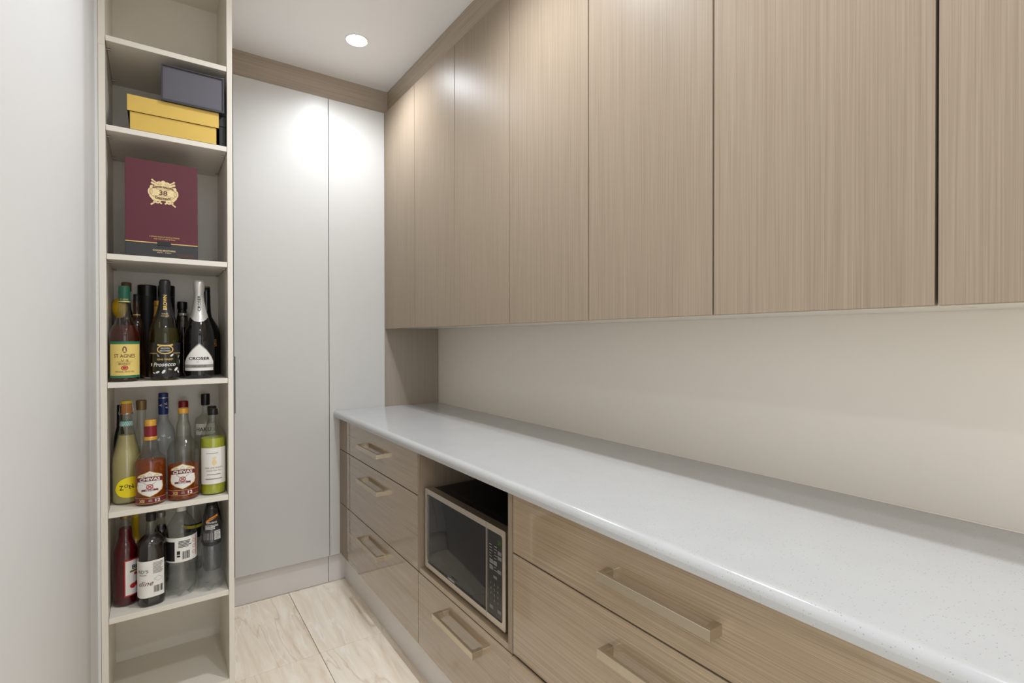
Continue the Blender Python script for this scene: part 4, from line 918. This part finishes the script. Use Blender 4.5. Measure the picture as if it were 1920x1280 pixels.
# --- lower bottle shelf
root, b, pr = bottle('red', 'cordial_bottle', 'bright red cordial bottle with gold cap and white berry label', ZC_, 'clear_glass', 0.259, 'cap_tan', 'red_cordial', 0.231, GC)
lb = pr('label', flat(rect(-0.0035, 0.0420, 0.0290, 0.1400)), 'red_print', label='white label with red border and berries')
pr('label_field', flat(rect(-0.0005, 0.0420, 0.0330, 0.1360)), 'white_paper', lb, lift=0.0008)
pr('lettering', text('BI', 0.0225, 0.1155, 0.0125, 0.0130, bold=0.03), 'black_print', lb, lift=0.0011)
pr('ribbon', flat([(0.010, 0.100), (0.030, 0.1015), (0.030, 0.1065), (0.014, 0.106), (0.010, 0.1045)]), 'cap_tan', lb, lift=0.0011)
be = flat(ellipse(0.0185, 0.059, 0.0085, 0.0078, 18)); join(be, flat(ellipse(0.030, 0.063, 0.0075, 0.0072, 18))); join(be, flat(rect(0.022, 0.032, 0.090, 0.0975)))
pr('berry_print', be, 'red_print', lb, lift=0.0011)
root, b, pr = bottle('dark', 'cordial_bottle', 'near-black grenadine bottle with black cap and white barcode label', ZC_, 'clear_glass', 0.251, 'plastic_black', 'dark_cordial', 0.208, GC, sq=2.8, rot=0.2)
lb = pr('label', flat(rect(-0.0470, 0.0330, 0.0290, 0.1390)), 'white_paper', label='white label with red script and barcode')
pr('lettering', text("RD'S", -0.0200, 0.1090, 0.0095, 0.026), 'black_print', lb, lift=0.0009)
pr('lettering', text('dine', -0.0130, 0.0730, 0.0150, 0.036, shear=0.4), 'maroon_print', lb, lift=0.0009)
tx = bars(bmesh.new(), 0.0060, 0.0300, 0.0420, 0.0620, 10, 3); lines(tx, 0.0040, 0.0310, 0.0980, 0.1330, 9, 6); ringp(tx, 0.017, 0.0820, 0.0110, 0.0085, 0.0008, 4); lines(tx, -0.030, -0.006, 0.0960, 0.1000, 1, 3)
pr('small_print', tx, 'grey_print', lb, lift=0.0009)
tx = bars(bmesh.new(), 0.0060, 0.0300, 0.0420, 0.0620, 10, 3); pr('barcode', tx, 'black_print', lb, lift=0.0011)
root, b, pr = bottle('soda', 'soda_bottle', 'clear plastic soft drink bottle with white and black barcode label', ZC_, 'pet_plastic', 0.262, 'white_paper', 'water', 0.175, GC, lobes=5)
lb = pr('label', flat(rect(-0.0630, 0.0630, 0.1115, 0.1880)), 'white_paper', label='white label with black panel', lift=0.0006)
bl = flat(rect(-0.0520, -0.0180, 0.1160, 0.1760)); join(bl, bars(bmesh.new(), 0.0020, 0.0230, 0.1200, 0.1440, 10, 8))
lines(bl, -0.008, 0.030, 0.1560, 0.1780, 5, 9); join(bl, flat(rect(-0.0120, -0.0035, 0.1280, 0.1330), rect(-0.0120, -0.0035, 0.1360, 0.1470)))
pr('label_print', bl, 'black_print', lb, lift=0.0010)
rg = ringp(bmesh.new(), 0.036, 0.170, 0.0052, 0.0052, 0.001, 14); ringp(rg, 0.037, 0.152, 0.0052, 0.0052, 0.001, 14); ringp(rg, 0.036, 0.134, 0.0052, 0.0052, 0.001, 14); stroke(rg, [(0.046, 0.120), (0.046, 0.185)], 0.003)
pr('label_rings', rg, 'red_print', lb, lift=0.0010)
root, b, pr = bottle('schweppes', 'soda_bottle', 'teardrop clear soda water bottle with black label and yellow banner', ZC_, 'pet_plastic', 0.262, 'plastic_black', 'water', 0.150, GC, lobes=5)
tl = [(-0.0140, 0.2560), (0.0140, 0.2560), (0.0230, 0.2150), (0.0320, 0.1720), (0.0330, 0.1600), (0.0240, 0.1480), (0.0, 0.1430), (-0.0240, 0.1480), (-0.0330, 0.1600), (-0.0320, 0.1720), (-0.0230, 0.2150)]
lb = pr('label', flat(tl), 'label_black', label='black teardrop label', lift=0.0006)
pr('banner', flat([(-0.016, 0.2200), (-0.006, 0.2290), (0.018, 0.2390), (0.020, 0.2330), (0.010, 0.2270), (-0.004, 0.2215), (-0.016, 0.2140)]), 'orange_print', lb, lift=0.0010)
pr('lettering', text('Schweppes', 0.003, 0.2285, 0.0038, 0.024, shear=0.2, rot=0.32, bold=0.02), 'black_print', lb, lift=0.0014)
tx = text('SODA WATER', 0.001, 0.2150, 0.0052, 0.030, bold=0.02); lines(tx, -0.018, 0.020, 0.1940, 0.2080, 4, 2); 
join(tx, flat(rect(0.008, 0.0265, 0.1620, 0.1890)))
pr('lettering', tx, 'white_paper', lb, lift=0.0010)
pr('barcode', lines(bmesh.new(), 0.0090, 0.0255, 0.1630, 0.1880, 9, 2), 'black_print', lb, lift=0.0014)
tx = bars(bmesh.new(), -0.0230, 0.0060, 0.1640, 0.1840, 6, 4); pr('small_print', tx, 'grey_print', lb, lift=0.0010)
root, b, pr = bottle('yellow', 'cordial_bottle', 'yellow bottle glimpsed behind the red cordial bottle', ZC_, 'yellow_glaze', 0.225, 'cork_top', None, None, GC)
root, b, pr = bottle('silver', 'cordial_bottle', 'dark red bottle with silver cap behind the black-capped cordial', ZC_, 'clear_glass', 0.217, 'cap_silver', 'dark_cordial', 0.19, GC)
root, b, pr = bottle('clear2', 'soda_bottle', 'clear plastic bottle standing behind the two soda bottles', ZC_, 'pet_plastic', 0.241, 'white_paper', 'water', 0.15, GC)
lb = pr('label', flat(rect(-0.035, 0.035, 0.115, 0.165)), 'label_black'); pr('label_band', flat(rect(-0.035, 0.035, 0.150, 0.160)), 'label_yellow', lb, lift=0.0009)
root, b, pr = bottle('cola', 'cola_bottle', 'black cola bottle in the right rear corner behind the soda water', ZC_, 'dark_bottle', 0.246, 'plastic_black', None, None, GC)

# ------------------------------------------------------------------ downlights
LABEL = ['round recessed ceiling downlight near the bulkhead corner', 'round ceiling downlight above the microwave, out of the picture', 'round ceiling downlight above the near drawers, out of the picture',
         'added unseen fill downlight behind the camera on the left', 'added unseen fill downlight behind the camera']
for (x, y, pw), lab in zip(DOWNLIGHTS, LABEL):
    L = thing('downlight', lab, 'ceiling light', (x, y, ZC - 0.010), 'ceiling downlights')
    obj('trim_ring', lathe([(0.0463, -0.0005), (0.0468, -0.0055), (0.048, -0.0065), (0.0515, -0.0050), (0.0535, -0.0005)], x, y, ZC, 48, closed=False), 'lamp_ring', L, 50)
    obj('lens', lathe([(0.0460, -0.0005), (0.0455, -0.0050), (0.036, -0.0080), (0.020, -0.0098), (0.004, -0.0104)], x, y, ZC, 40), 'lamp_lens', L, 60)
    sd = bpy.data.lights.new('beam', 'SPOT'); sd.energy = SPOT_W * pw; sd.color = LIGHT_COL; sd.shadow_soft_size = 0.038
    sd.spot_size = math.radians(160); sd.spot_blend = 1.0
    so = bpy.data.objects.new('beam', sd); COL.objects.link(so); so.parent = L; so.location = (0, 0, -0.045 + 0.010)
